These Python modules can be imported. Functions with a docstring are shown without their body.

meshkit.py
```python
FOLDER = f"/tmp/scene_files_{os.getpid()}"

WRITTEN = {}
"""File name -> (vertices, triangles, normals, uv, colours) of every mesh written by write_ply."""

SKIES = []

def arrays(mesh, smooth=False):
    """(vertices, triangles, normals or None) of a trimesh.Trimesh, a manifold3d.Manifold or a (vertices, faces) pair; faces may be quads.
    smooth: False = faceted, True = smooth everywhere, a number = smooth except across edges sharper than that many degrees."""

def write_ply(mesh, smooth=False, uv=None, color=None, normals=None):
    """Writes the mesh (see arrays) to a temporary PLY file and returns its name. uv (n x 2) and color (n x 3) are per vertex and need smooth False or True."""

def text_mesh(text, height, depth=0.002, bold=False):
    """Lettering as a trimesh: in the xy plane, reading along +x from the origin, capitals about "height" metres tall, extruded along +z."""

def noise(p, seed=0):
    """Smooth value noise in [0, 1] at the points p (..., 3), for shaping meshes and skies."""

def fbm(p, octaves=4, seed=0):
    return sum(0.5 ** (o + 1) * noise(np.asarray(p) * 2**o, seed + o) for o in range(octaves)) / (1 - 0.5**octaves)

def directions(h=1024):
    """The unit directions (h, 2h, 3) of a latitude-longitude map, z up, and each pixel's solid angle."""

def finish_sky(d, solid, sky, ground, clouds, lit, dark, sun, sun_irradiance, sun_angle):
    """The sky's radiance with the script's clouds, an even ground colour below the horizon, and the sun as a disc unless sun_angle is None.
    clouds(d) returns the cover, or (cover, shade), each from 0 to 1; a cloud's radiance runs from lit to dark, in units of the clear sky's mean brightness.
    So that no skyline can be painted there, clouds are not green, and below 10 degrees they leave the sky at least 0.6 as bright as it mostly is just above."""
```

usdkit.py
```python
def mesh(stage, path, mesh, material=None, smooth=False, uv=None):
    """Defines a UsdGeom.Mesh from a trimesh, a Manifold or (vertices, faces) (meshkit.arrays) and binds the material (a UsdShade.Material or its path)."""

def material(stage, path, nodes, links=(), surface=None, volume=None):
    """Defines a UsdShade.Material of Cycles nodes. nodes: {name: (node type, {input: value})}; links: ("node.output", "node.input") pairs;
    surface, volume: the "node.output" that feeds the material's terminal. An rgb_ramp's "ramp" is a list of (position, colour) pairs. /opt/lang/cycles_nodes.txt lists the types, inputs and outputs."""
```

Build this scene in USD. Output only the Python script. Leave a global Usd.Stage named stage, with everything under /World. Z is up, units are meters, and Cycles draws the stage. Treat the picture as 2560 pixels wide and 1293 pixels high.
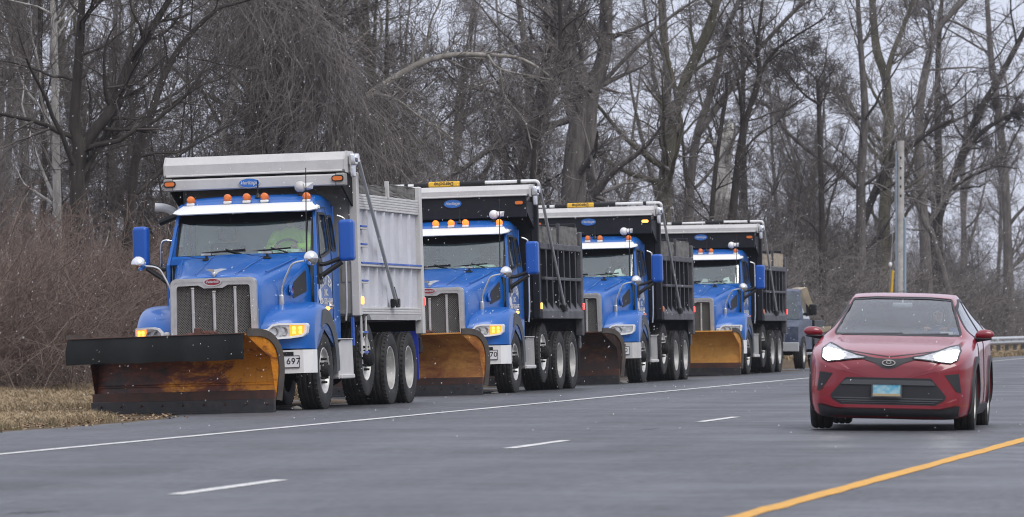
import math, random, re
import numpy as np, trimesh, manifold3d as m3, shapely
import shapely.geometry as sg, shapely.affinity as sa
import usdkit, meshkit
from pxr import Usd, UsdGeom, UsdShade, UsdLux, Gf, Sdf, Vt

stage = Usd.Stage.CreateInMemory()
UsdGeom.SetStageUpAxis(stage, 'Z'); UsdGeom.SetStageMetersPerUnit(stage, 1.0)
UsdGeom.Xform.Define(stage, '/World'); UsdGeom.Scope.Define(stage, '/World/Looks')
PI = math.pi
# ---------------------------------------------------------------- camera
CAM_H, F_PX, HOR = 1.15, 12400.0, 810.0          # eye height, focal length in photo pixels, horizon row
cam = UsdGeom.Camera.Define(stage, '/World/camera')
cam.CreateHorizontalApertureAttr(36.0); cam.CreateVerticalApertureAttr(36.0 * 517 / 1024)
cam.CreateFocalLengthAttr(36.0 * F_PX / 2560)
PITCH = math.degrees(math.atan((HOR - 646.5) / F_PX))
cam.AddTranslateOp().Set((0, 0, CAM_H)); cam.AddRotateXOp().Set(90 + PITCH)
cam.CreateClippingRangeAttr((0.5, 5000.0))
cam.CreateFStopAttr(5.6); cam.CreateFocusDistanceAttr(70.0)
cam.CreateExposureAttr(0.58)
# ---------------------------------------------------------------- overcast sky and its soft sun
SUN_EL, SUN_AZ = math.radians(50), math.radians(145)      # azimuth from +Y towards +X
def material(name, nodes, links=(), surface='p.BSDF', volume=None):
    return usdkit.material(stage, '/World/Looks/' + name, nodes, links, surface=surface, volume=volume)
sky_m = material('overcast_sky', {
    'tc': ('texture_coordinate', {}),
    's': ('sky_texture', {'sky_type': 'single_scattering', 'sun_disc': False, 'sun_elevation': SUN_EL, 'sun_rotation': SUN_AZ}),
    'n': ('noise_texture', {'scale': 2.2, 'detail': 5.0, 'roughness': 0.55}),
    'r': ('rgb_ramp', {'ramp': [(0.25, (0.90, 0.92, 0.97)), (0.75, (1.0, 1.0, 1.0))]}),
    'sp': ('separate_xyz', {}),                       # an overcast sky is brighter overhead than at the horizon (CIE overcast)
    'h': ('rgb_ramp', {'ramp': [(0.0, (4.9, 5.1, 6.0)), (1.0, (8.9, 9.1, 10.0))]}),
    'm': ('mix_color', {'blend_type': 'multiply', 'fac': 1.0, 'use_clamp': False}),
    'x': ('mix_color', {'fac': 0.93, 'use_clamp': False}),
    'b': ('background_shader', {'strength': 0.1})},
    [('tc.generated', 'n.vector'), ('n.fac', 'r.fac'), ('tc.generated', 'sp.vector'), ('sp.z', 'h.fac'), ('r.color', 'm.a'), ('h.color', 'm.b'), ('s.color', 'x.a'), ('m.result', 'x.b'), ('x.result', 'b.color')], surface='b.background')
dome = UsdLux.DomeLight.Define(stage, '/World/sky')
UsdShade.MaterialBindingAPI.Apply(dome.GetPrim()).Bind(sky_m)
dome.GetPrim().SetCustomDataByKey('kind', 'structure'); dome.GetPrim().SetCustomDataByKey('label', 'even pale grey overcast sky behind the bare trees'); dome.GetPrim().SetCustomDataByKey('category', 'sky')
sun = UsdLux.DistantLight.Define(stage, '/World/sun')
sun.CreateIntensityAttr(0.4); sun.CreateAngleAttr(40.0); sun.CreateColorAttr((1.0, 0.97, 0.94)); sun.CreateNormalizeAttr(True)
sun.AddRotateZOp().Set(-math.degrees(SUN_AZ)); sun.AddRotateXOp().Set(-(90 - math.degrees(SUN_EL)))
# ---------------------------------------------------------------- naming
used = {}
def numbered(parent, name):
    k = (parent, name); n = used.get(k, 0); used[k] = n + 1
    return f'{parent}/{name}' if n == 0 else f'{parent}/{name}_{n:03d}'
def tag(prim, label=None, cat=None, group=None, kind=None):
    for k, v in (('label', label), ('category', cat), ('group', group), ('kind', kind)):
        if v: prim.SetCustomDataByKey(k, v)
    return prim
def path_of(parent):
    return '/World' if parent is None else (parent if isinstance(parent, str) else str(parent.GetPath()))
def obj(name, mesh, mat, parent=None, label=None, cat=None, group=None, kind=None, smooth=32):
    if isinstance(mesh, (list,)): mesh = cat_(mesh)
    m = usdkit.mesh(stage, numbered(path_of(parent), name), mesh, mat, smooth=smooth)
    return tag(m.GetPrim(), label, cat, group, kind)
def thing(name, label, cat, loc=(0, 0, 0), rz=0.0, ry=0.0, group=None, scale=None):
    x = UsdGeom.Xform.Define(stage, numbered('/World', name))
    x.AddTranslateOp().Set(Gf.Vec3d(*map(float, loc)))
    if rz: x.AddRotateZOp().Set(float(rz))
    if ry: x.AddRotateYOp().Set(float(ry))
    if scale is not None: x.AddScaleOp().Set(Gf.Vec3f(*([float(scale)] * 3 if np.ndim(scale) == 0 else map(float, scale))))
    return tag(x.GetPrim(), label, cat, group)
# ---------------------------------------------------------------- mesh helpers
def tm(v, f): return trimesh.Trimesh(np.asarray(v, float), np.asarray(f, int), process=False)
def cat_(ms):
    ms = [m for m in ms if m is not None]
    return trimesh.util.concatenate(ms)
def quads(f):
    f = np.asarray(f); return np.vstack([f[:, [0, 1, 2]], f[:, [0, 2, 3]]])
def box(x0, x1, y0, y1, z0, z1, c=0.012):
    """box with chamfered edges"""
    x0, x1 = sorted((x0, x1)); y0, y1 = sorted((y0, y1)); z0, z1 = sorted((z0, z1))
    c = min(c, 0.45 * min(x1 - x0, y1 - y0, z1 - z0))
    if c <= 0.0005:
        return trimesh.creation.box(bounds=[[x0, y0, z0], [x1, y1, z1]])
    p = []
    for x, sx in ((x0, 1), (x1, -1)):
        for y, sy in ((y0, 1), (y1, -1)):
            for z, sz in ((z0, 1), (z1, -1)):
                p += [(x + sx * c, y + sy * c, z), (x + sx * c, y, z + sz * c), (x, y + sy * c, z + sz * c)]
    return trimesh.Trimesh(p).convex_hull
def rbox(x0, x1, y0, y1, z0, z1, r=0.03, n=8):
    x0, x1 = sorted((x0, x1)); y0, y1 = sorted((y0, y1)); z0, z1 = sorted((z0, z1))
    r = min(r, 0.49 * min(x1 - x0, y1 - y0, z1 - z0))
    s = m3.Manifold.sphere(r, n)
    return mf(m3.Manifold.batch_hull([s.translate((x, y, z)) for x in (x0 + r, x1 - r) for y in (y0 + r, y1 - r) for z in (z0 + r, z1 - r)]))
def mf(m):
    q = m.to_mesh(); return tm(q.vert_properties[:, :3], q.tri_verts)
def to_m(t):
    t = t.copy(); t.merge_vertices()
    return m3.Manifold(m3.Mesh(np.asarray(t.vertices, np.float32), np.asarray(t.faces, np.uint32)))
def hull(pts): return trimesh.Trimesh(np.asarray(pts, float)).convex_hull
def tube(path, rad, n=8, cap=True):
    p = np.asarray(path, float); k = len(p)
    r = np.broadcast_to(np.asarray(rad, float), (k,))
    t = np.gradient(p, axis=0); t /= np.linalg.norm(t, axis=1, keepdims=True) + 1e-12
    ref = np.array([0, 0, 1.0]) if abs(t[0] @ [0, 0, 1]) < 0.9 else np.array([1.0, 0, 0])
    a = np.cross(ref, t[0]); a /= np.linalg.norm(a)
    A = []
    for i in range(k):
        a = a - (a @ t[i]) * t[i]; a /= np.linalg.norm(a) + 1e-12; A.append(a)
    A = np.array(A); B = np.cross(t, A)
    an = np.arange(n) * 2 * PI / n
    v = p[:, None] + r[:, None, None] * (A[:, None] * np.cos(an)[None, :, None] + B[:, None] * np.sin(an)[None, :, None])
    i, j = np.meshgrid(np.arange(k - 1), np.arange(n), indexing='ij')
    q = np.stack([i * n + j, i * n + (j + 1) % n, (i + 1) * n + (j + 1) % n, (i + 1) * n + j], -1).reshape(-1, 4)
    f = quads(q); v = v.reshape(-1, 3)
    if cap:
        f = np.vstack([f, [[0, j + 1 if j + 1 < n else 0, j] for j in range(1, n - 1)],
                       [[(k - 1) * n, (k - 1) * n + j, (k - 1) * n + j + 1] for j in range(1, n - 1)]])
    return tm(v, f)
def curve(pts, n=16):
    """smooth path through the points (Catmull-Rom)"""
    p = np.asarray(pts, float); p = np.vstack([2 * p[0] - p[1], p, 2 * p[-1] - p[-2]])
    out = []; k = len(p) - 3
    for u in np.linspace(0, k, n):
        i = min(int(u), k - 1); t = u - i; a, b, c, d = p[i:i + 4]
        out.append(0.5 * (2 * b + (c - a) * t + (2 * a - 5 * b + 4 * c - d) * t * t + (3 * b - a - 3 * c + d) * t ** 3))
    return np.array(out)
def bar(a, b, w, h=None, c=0.006):
    """rectangular bar from a to b, w across, h up"""
    a, b = np.asarray(a, float), np.asarray(b, float); h = w if h is None else h
    L = np.linalg.norm(b - a); m = box(0, L, -w / 2, w / 2, -h / 2, h / 2, c)
    x = (b - a) / L; up = np.array([0, 0, 1.0]) if abs(x[2]) < 0.95 else np.array([0, 1.0, 0])
    y = np.cross(up, x); y /= np.linalg.norm(y); z = np.cross(x, y)
    M = np.eye(4); M[:3, 0], M[:3, 1], M[:3, 2], M[:3, 3] = x, y, z, a
    m.apply_transform(M); return m
def cyl(a, b, r, n=16, r2=None, c=0.0):
    a, b = np.asarray(a, float), np.asarray(b, float)
    return tube([a, b], [r, r if r2 is None else r2], n)
def sphere(c, r, sub=2, s=(1, 1, 1)):
    m = trimesh.creation.icosphere(sub, 1.0); m.apply_scale(np.asarray(s, float) * r); m.apply_translation(c); return m
def lathe(prof, n=32, axis='x', at=(0, 0, 0)):
    """profile of (radius, along-axis) turned about the axis"""
    prof = np.asarray(prof, float); k = len(prof); an = np.arange(n) * 2 * PI / n
    r, h = prof[:, 0], prof[:, 1]
    C, S = r[:, None] * np.cos(an), r[:, None] * np.sin(an); H = np.repeat(h[:, None], n, 1)
    v = {'x': np.stack([H, C, S], -1), 'y': np.stack([S, H, C], -1), 'z': np.stack([C, S, H], -1)}[axis].reshape(-1, 3)
    i, j = np.meshgrid(np.arange(k - 1), np.arange(n), indexing='ij')
    q = np.stack([i * n + j, i * n + (j + 1) % n, (i + 1) * n + (j + 1) % n, (i + 1) * n + j], -1).reshape(-1, 4)
    m = tm(v + np.asarray(at), quads(q)); return m
def loft(secs, closed=True, cap=True):
    s = np.asarray(secs, float); k, n = s.shape[:2]
    i, j = np.meshgrid(np.arange(k - 1), np.arange(n if closed else n - 1), indexing='ij')
    q = np.stack([i * n + j, i * n + (j + 1) % n, (i + 1) * n + (j + 1) % n, (i + 1) * n + j], -1).reshape(-1, 4)
    f = quads(q); v = s.reshape(-1, 3)
    if cap and closed:
        c0, c1 = len(v), len(v) + 1
        v = np.vstack([v, s[0].mean(0), s[-1].mean(0)])
        f = np.vstack([f, [[c0, (j + 1) % n, j] for j in range(n)], [[c1, (k - 1) * n + j, (k - 1) * n + (j + 1) % n] for j in range(n)]])
    m = tm(v, f)
    return m
def poly(pts): return sg.Polygon(pts).buffer(0)
def rpoly(pts, r):
    """polygon with rounded corners"""
    return poly(pts).buffer(-r).buffer(r, quad_segs=5)
def ellipse(cx, cy, a, b, n=28): return sg.Polygon([(cx + a * math.cos(t), cy + b * math.sin(t)) for t in np.arange(n) * 2 * PI / n])
def to_plane(v, plane, o):
    if plane == 'xz': return np.stack([v[:, 0], v[:, 2] + o, v[:, 1]], 1)
    if plane == 'yz': return np.stack([v[:, 2] + o, v[:, 0], v[:, 1]], 1)
    return np.stack([v[:, 0], v[:, 1], v[:, 2] + o], 1)
def extr(pl, d, plane='xz', at=0.0):
    """extrude a 2-D shape; plane 'xz' runs along y from at to at+d, 'yz' along x, 'xy' along z"""
    gs = getattr(pl, 'geoms', [pl]); ms = [trimesh.creation.extrude_polygon(g, abs(d), engine='earcut') for g in gs if g.area > 1e-9]
    m = cat_(ms); o = at + (d if d < 0 else 0)
    r = tm(to_plane(m.vertices, plane, o), m.faces[:, ::-1] if plane == 'xz' else m.faces); r.metadata['src'] = (pl, abs(d), plane, o); return r
def grid_extr(src, size):
    """the same extrusion cut into a grid, so that it can be bent"""
    pl, d, plane, o = src; shapely.prepare(pl); x0, y0, x1, y1 = pl.bounds; V, F = [], []; n = 0
    nx, ny = max(1, math.ceil((x1 - x0) / size)), max(1, math.ceil((y1 - y0) / size)); gx, gy = np.linspace(x0, x1, nx + 1), np.linspace(y0, y1, ny + 1)
    for i in range(nx):
        for j in range(ny):
            c = sg.box(gx[i], gy[j], gx[i + 1], gy[j + 1])
            if not pl.intersects(c): continue
            q = pl.intersection(c)
            for g in getattr(q, 'geoms', [q]):
                if g.geom_type != 'Polygon' or g.area < 1e-9: continue
                v, f = trimesh.creation.triangulate_polygon(sg.polygon.orient(g), engine='earcut'); V.append(v); F.append(np.asarray(f) + n); n += len(v)
    V, F = np.vstack(V), np.vstack(F); _, u, inv = np.unique(np.round(V, 6), axis=0, return_index=True, return_inverse=True); V = V[u]; F = inv.ravel()[F]
    F = F[(F[:, 0] != F[:, 1]) & (F[:, 1] != F[:, 2]) & (F[:, 0] != F[:, 2])]
    a = V[F]; cr = (a[:, 1, 0] - a[:, 0, 0]) * (a[:, 2, 1] - a[:, 0, 1]) - (a[:, 1, 1] - a[:, 0, 1]) * (a[:, 2, 0] - a[:, 0, 0]); F[cr < 0] = F[cr < 0][:, ::-1]
    E = np.vstack([F[:, [0, 1]], F[:, [1, 2]], F[:, [2, 0]]]); key = {}
    for p, q in E: key[(p, q)] = 1
    B = np.array([e for e in key if (e[1], e[0]) not in key]); k = len(V)
    v3 = np.vstack([np.column_stack([V, np.zeros(k)]), np.column_stack([V, np.full(k, d)])])
    f = np.vstack([F[:, ::-1], F + k, np.column_stack([B[:, 0], B[:, 1], B[:, 1] + k]), np.column_stack([B[:, 0], B[:, 1] + k, B[:, 0] + k])])
    return tm(to_plane(v3, plane, o), f[:, ::-1] if plane == 'xz' else f)
def bend(m, size, fn):
    """subdivide to the size, then move the vertices"""
    if 'src' in m.metadata: t = grid_extr(m.metadata['src'], size)
    else:
        v, f = trimesh.remesh.subdivide_to_size(m.vertices, m.faces, size, max_iter=12); t = trimesh.Trimesh(v, f, process=False); t.merge_vertices()
    t.vertices = fn(np.array(t.vertices)); return t
def mirror(m):
    v = np.array(m.vertices); v[:, 0] *= -1; return tm(v, m.faces[:, ::-1])
def move(m, d):
    m = m.copy(); m.apply_translation(d); return m
def rotz(m, deg, c=(0, 0, 0)):
    m = m.copy(); m.apply_transform(trimesh.transformations.rotation_matrix(math.radians(deg), [0, 0, 1], c)); return m
def rot(m, deg, ax, c=(0, 0, 0)):
    m = m.copy(); m.apply_transform(trimesh.transformations.rotation_matrix(math.radians(deg), ax, c)); return m
def text_on(txt, h, bold=True, depth=0.003):
    m = meshkit.text_mesh(txt, h, depth, bold); m.apply_translation((-(m.bounds[0][0] + m.bounds[1][0]) / 2, 0, 0)); return m
def text_front(txt, h, x, y, z, depth=0.003, slant=0.0):
    """lettering read from the front (-y)"""
    m = text_on(txt, h, True, depth); v = m.vertices
    return tm(np.stack([v[:, 0] + slant * v[:, 1] + x, y - v[:, 2], v[:, 1] + z], 1), m.faces)
def text_side(txt, h, x, y, z, depth=0.003, arch=0.0):
    """lettering on the +x side, reading along +y"""
    m = text_on(txt, h, True, depth); v = np.array(m.vertices)
    if arch: v[:, 1] += arch * (1 - (v[:, 0] / (np.abs(v[:, 0]).max() + 1e-9)) ** 2)
    return tm(np.stack([x + v[:, 2], y + v[:, 0], v[:, 1] + z], 1), m.faces)
# ---------------------------------------------------------------- where things stand: the road runs 10.7 degrees to the right of the view
TH = math.radians(10.7); SN, CS = math.sin(TH), math.cos(TH)
def W(u, v, z=0.0): return np.array([u * SN + v * CS, u * CS - v * SN, z])
def V_of(X, Y): return X * CS - Y * SN
def px(x, y, Y):
    """point at distance Y seen at photo pixel x, y"""
    return np.array([(x - 1280) / F_PX * Y, Y, CAM_H + (HOR - y) / F_PX * Y])
def gz(v):
    """cross profile of the ground: level road, falling shoulder, bank under the wood"""
    v = np.asarray(v, float)
    return np.interp(v, [-200, -60, -34, -27, -22.5, -19.0, -15.0, 9.0, 12.0, 60], [0.6, 0.55, 0.35, 0.08, -0.08, -0.124, 0.0, 0.0, -0.1, -0.2])
# ---------------------------------------------------------------- materials
def plain(name, col, rough=0.5, metal=0.0, coat=0.0, noise=None, bump=None, spec=0.5, dirt=None):
    """principled; noise = (scale, second colour, low, high) mottles the colour; bump = (scale, strength); dirt = (scale, colour, low, high, amount)"""
    n = {'p': ('principled_bsdf', {'base_color': col, 'roughness': rough, 'metallic': metal, 'coat_weight': coat, 'coat_roughness': 0.06, 'specular_ior_level': spec}),
         'g': ('geometry', {}), 'tc': ('texture_coordinate', {})}
    l = []
    last = None
    if noise:
        n['n'] = ('noise_texture', {'scale': noise[0], 'detail': 6.0, 'roughness': 0.62})
        n['r'] = ('rgb_ramp', {'ramp': [(noise[2], col), (noise[3], noise[1])]})
        l += [('tc.object', 'n.vector'), ('n.fac', 'r.fac')]; last = 'r.color'
    if dirt:
        n['n3'] = ('noise_texture', {'scale': dirt[0], 'detail': 7.0, 'roughness': 0.7})
        n['r3'] = ('rgb_ramp', {'ramp': [(dirt[2], (0, 0, 0)), (dirt[3], (dirt[4],) * 3)]})
        n['x3'] = ('mix_color', {'a': col, 'b': dirt[1]})
        l += [('tc.object', 'n3.vector'), ('n3.fac', 'r3.fac'), ('r3.color', 'x3.fac')]
        if last: l += [(last, 'x3.a')]
        last = 'x3.result'
    if last: l += [(last, 'p.base_color')]
    if bump:
        n['n2'] = ('noise_texture', {'scale': bump[0], 'detail': 4.0, 'roughness': 0.6})
        n['b'] = ('bump', {'strength': bump[1], 'distance': 0.02})
        l += [('tc.object', 'n2.vector'), ('n2.fac', 'b.height'), ('b.normal', 'p.normal')]
    return material(name, n, l)
def glow(name, col, strength, base):
    return material(name, {'p': ('principled_bsdf', {'base_color': base, 'roughness': 0.25, 'emission_color': col, 'emission_strength': strength})})
def pane(name, tint, ior=1.5, rough=0.02):
    """clear pane: Schlick reflection, the same from both sides"""
    f0 = ((ior - 1) / (ior + 1)) ** 2
    return material(name, {'t': ('transparent_bsdf', {'color': tint}), 'g': ('glossy_bsdf', {'color': (1, 1, 1), 'roughness': rough}), 'w': ('layer_weight', {'blend': 0.5}),
                           'q': ('math', {'math_type': 'power', 'value2': 5.0}), 'f': ('math', {'math_type': 'multiply_add', 'value2': 1 - f0, 'value3': f0}), 'x': ('mix_closure', {})},
                    [('w.facing', 'q.value1'), ('q.value', 'f.value1'), ('f.value', 'x.fac'), ('t.BSDF', 'x.closure1'), ('g.BSDF', 'x.closure2')], surface='x.closure')
M = {}
grime = (0.16, 0.145, 0.125)
M['blue'] = plain('truck_blue', (0.0006, 0.084, 0.33), 0.33, coat=0.3, dirt=(2.3, (0.03, 0.065, 0.14), 0.52, 0.86, 0.35), bump=(2.5, 0.03))
M['mirror_blue'] = plain('mirror_blue', (0.0005, 0.066, 0.33), 0.4, coat=0.15)
M['white'] = plain('white_paint', (0.64, 0.64, 0.63), 0.4, coat=0.2, dirt=(3.0, (0.42, 0.40, 0.37), 0.5, 0.85, 0.5))
M['alu'] = plain('painted_aluminium', (0.47, 0.46, 0.445), 0.42, metal=0.0, dirt=(1.7, (0.27, 0.26, 0.26), 0.45, 0.8, 0.55), bump=(3.0, 0.05))
M['alu_box'] = plain('dump_body_silver', (0.47, 0.475, 0.505), 0.45, metal=0.0, dirt=(1.1, (0.24, 0.23, 0.22), 0.5, 0.85, 0.6))
M['stain_alu'] = plain('weathered_aluminium', (0.33, 0.32, 0.30), 0.55, metal=0.2, noise=(1.6, (0.20, 0.19, 0.175), 0.35, 0.7))
M['chrome'] = plain('chrome', (0.72, 0.72, 0.73), 0.16, metal=1.0, dirt=(5.0, (0.35, 0.34, 0.33), 0.5, 0.9, 0.5))
M['brushed'] = plain('brushed_steel', (0.60, 0.595, 0.58), 0.30, metal=0.85, dirt=(6.0, (0.25, 0.24, 0.22), 0.45, 0.85, 0.6))
M['black'] = plain('black_plastic', (0.009, 0.009, 0.010), 0.45, spec=0.35)
M['blackbody'] = plain('dump_body_black', (0.007, 0.008, 0.012), 0.5, dirt=(1.8, (0.035, 0.035, 0.04), 0.5, 0.85, 0.5), spec=0.3)
M['greysteel'] = plain('dusty_steel', (0.04, 0.04, 0.047), 0.6, dirt=(2.2, (0.19, 0.185, 0.185), 0.45, 0.82, 0.6))
M['chassis'] = plain('chassis_black', (0.009, 0.009, 0.009), 0.75, dirt=(3.0, (0.04, 0.037, 0.034), 0.45, 0.8, 0.5), spec=0.2)
M['flare'] = plain('grey_fender_flare', (0.055, 0.058, 0.062), 0.6)
M['rubber'] = plain('tyre_rubber', (0.022, 0.022, 0.022), 0.8, dirt=(4.0, (0.085, 0.08, 0.076), 0.45, 0.85, 0.7), bump=(30, 0.15), spec=0.25)
M['rubber_flap'] = plain('rubber_flap', (0.008, 0.010, 0.010), 0.65, dirt=(1.5, (0.022, 0.022, 0.022), 0.45, 0.8, 0.5), bump=(6.0, 0.2), spec=0.25)
M['rim'] = plain('wheel_rim', (0.50, 0.49, 0.47), 0.4, metal=0.35, dirt=(4.0, (0.20, 0.185, 0.165), 0.4, 0.8, 0.8))
M['rimwhite'] = plain('wheel_rim_pale', (0.62, 0.61, 0.57), 0.5, dirt=(4.0, (0.3, 0.28, 0.25), 0.4, 0.8, 0.6))
M['mesh_dark'] = plain('grille_backing', (0.02, 0.02, 0.02), 0.6)
M['grille_wire'] = plain('grille_wire', (0.26, 0.255, 0.24), 0.4, metal=0.7)
M['amber'] = plain('amber_lens', (0.62, 0.14, 0.012), 0.25, coat=0.4)
M['amber_on'] = glow('amber_lamp_lit', (1.0, 0.2, 0.015), 0.85, (0.7, 0.2, 0.02))
M['amber_hot'] = glow('amber_lamp_core', (1.0, 0.42, 0.08), 1.9, (0.8, 0.4, 0.05))
M['turn_on'] = glow('turn_signal_lit', (1.0, 0.24, 0.02), 1.15, (0.7, 0.2, 0.02))
M['red_on'] = glow('red_marker_lit', (1.0, 0.06, 0.05), 1.6, (0.5, 0.02, 0.02))
M['red'] = plain('red_enamel', (0.22, 0.008, 0.014), 0.3, coat=0.5)
M['lens'] = plain('headlight_inside', (0.33, 0.34, 0.35), 0.2, metal=0.4, noise=(14, (0.62, 0.63, 0.64), 0.4, 0.65))
M['glass'] = pane('windscreen_glass', (0.86, 0.93, 0.90), 1.9)
M['side_glass'] = pane('side_window_glass', (0.72, 0.76, 0.75), 1.6)
M['car_glass'] = pane('car_glass', (0.80, 0.83, 0.84), 1.95, 0.015)
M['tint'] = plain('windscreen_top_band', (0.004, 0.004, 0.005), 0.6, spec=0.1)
M['dash'] = plain('dashboard_grey', (0.38, 0.46, 0.41), 0.7)
M['liner'] = plain('cab_lining', (0.30, 0.36, 0.37), 0.8)
M['seat'] = plain('seat_fabric', (0.06, 0.065, 0.07), 0.9)
M['hivis'] = plain('lime_safety_jacket', (0.50, 0.95, 0.03), 0.7)
M['jacket_blue'] = plain('dark_blue_jacket', (0.03, 0.07, 0.2), 0.8)
M['skin'] = plain('skin', (0.42, 0.25, 0.18), 0.55)
M['hair'] = plain('dark_hair', (0.03, 0.022, 0.018), 0.7)
M['emblem_blue'] = plain('emblem_blue', (0.012, 0.12, 0.42), 0.3, coat=0.5)
M['wood'] = plain('weathered_board', (0.16, 0.15, 0.135), 0.85, noise=(5.0, (0.07, 0.066, 0.062), 0.35, 0.7), bump=(20, 0.3))
M['wood_pale'] = plain('pale_board', (0.36, 0.30, 0.22), 0.85, noise=(4.0, (0.24, 0.20, 0.15), 0.35, 0.7), bump=(20, 0.3))
M['salt'] = plain('treated_salt', (0.62, 0.52, 0.43), 0.9, noise=(9.0, (0.42, 0.34, 0.27), 0.35, 0.7), bump=(30, 0.5))
M['yellow_pad'] = plain('yellow_sleeve', (0.62, 0.36, 0.03), 0.6)
M['ink'] = plain('black_ink', (0.015, 0.013, 0.012), 0.6)
M['lettering'] = plain('white_lettering', (0.66, 0.66, 0.64), 0.5)
M['plate'] = plain('plate_white', (0.62, 0.63, 0.64), 0.4)
M['blue_strip'] = plain('blue_strip', (0.015, 0.075, 0.36), 0.45)
M['mudflap'] = plain('blue_mudflap', (0.012, 0.03, 0.30), 0.5)
M['rustred'] = plain('rusty_hydraulics', (0.10, 0.03, 0.018), 0.7, noise=(12, (0.05, 0.035, 0.03), 0.35, 0.7))
def plow_mat(name, yellow, rust, dark, lo, hi, sx=1.0, lean=0.0):
    """worn orange paint with rust blooming through in soft horizontal drifts"""
    return material(name, {
        'tc': ('texture_coordinate', {}), 'mp': ('mapping', {'scale': (0.9 * sx, 0.9 * sx, 2.4)}),
        'n': ('noise_texture', {'scale': 1.35, 'detail': 10.0, 'roughness': 0.72, 'distortion': 0.4}),
        'r': ('rgb_ramp', {'ramp': [(lo, yellow), ((lo + hi) / 2, tuple(0.45 * a + 0.55 * b for a, b in zip(yellow, rust))), (hi, rust), (min(hi + 0.16, 0.99), dark)]}),
        'n2': ('noise_texture', {'scale': 7.0, 'detail': 6.0, 'roughness': 0.7}),
        'r2': ('rgb_ramp', {'ramp': [(0.58, (0, 0, 0)), (0.76, (0.6, 0.6, 0.6))]}),
        'mp3': ('mapping', {'scale': (16.0, 16.0, 1.3)}), 'n3': ('noise_texture', {'scale': 1.0, 'detail': 3.0}),
        'r3': ('rgb_ramp', {'ramp': [(0.55, (0, 0, 0)), (0.8, (0.35, 0.35, 0.35))]}),
        'sp': ('separate_xyz', {}), 'mr': ('map_range', {'from_min': 1.2, 'from_max': -1.6, 'to_min': -lean * 0.3, 'to_max': lean}), 'ad': ('math', {'math_type': 'add'}),
        'x': ('mix_color', {'b': dark}), 'x2': ('mix_color', {'b': rust}),
        'b': ('bump', {'strength': 0.25, 'distance': 0.01}),
        'p': ('principled_bsdf', {'roughness': 0.5, 'specular_ior_level': 0.4})},
        [('tc.object', 'mp.vector'), ('mp.vector', 'n.vector'), ('tc.object', 'sp.vector'), ('sp.x', 'mr.value'), ('n.fac', 'ad.value1'), ('mr.result', 'ad.value2'), ('ad.value', 'r.fac'), ('tc.object', 'n2.vector'), ('n2.fac', 'r2.fac'), ('tc.object', 'mp3.vector'), ('mp3.vector', 'n3.vector'), ('n3.fac', 'r3.fac'),
         ('r.color', 'x.a'), ('r2.color', 'x.fac'), ('x.result', 'x2.a'), ('r3.color', 'x2.fac'), ('x2.result', 'p.base_color'), ('n2.fac', 'b.height'), ('b.normal', 'p.normal')])
M['plow1'] = plow_mat('plow_rust_and_orange', (0.72, 0.27, 0.012), (0.19, 0.038, 0.010), (0.028, 0.013, 0.011), 0.47, 0.57, lean=0.20)
M['plow2'] = plow_mat('plow_worn_orange', (0.62, 0.29, 0.065), (0.33, 0.10, 0.022), (0.07, 0.022, 0.015), 0.40, 0.60)
M['plow3'] = plow_mat('plow_dark_rust', (0.20, 0.065, 0.02), (0.055, 0.025, 0.017), (0.03, 0.02, 0.016), 0.30, 0.46)
M['plow4'] = plow_mat('plow_faded_yellow', (0.74, 0.36, 0.07), (0.50, 0.20, 0.035), (0.10, 0.035, 0.02), 0.50, 0.74)
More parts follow.
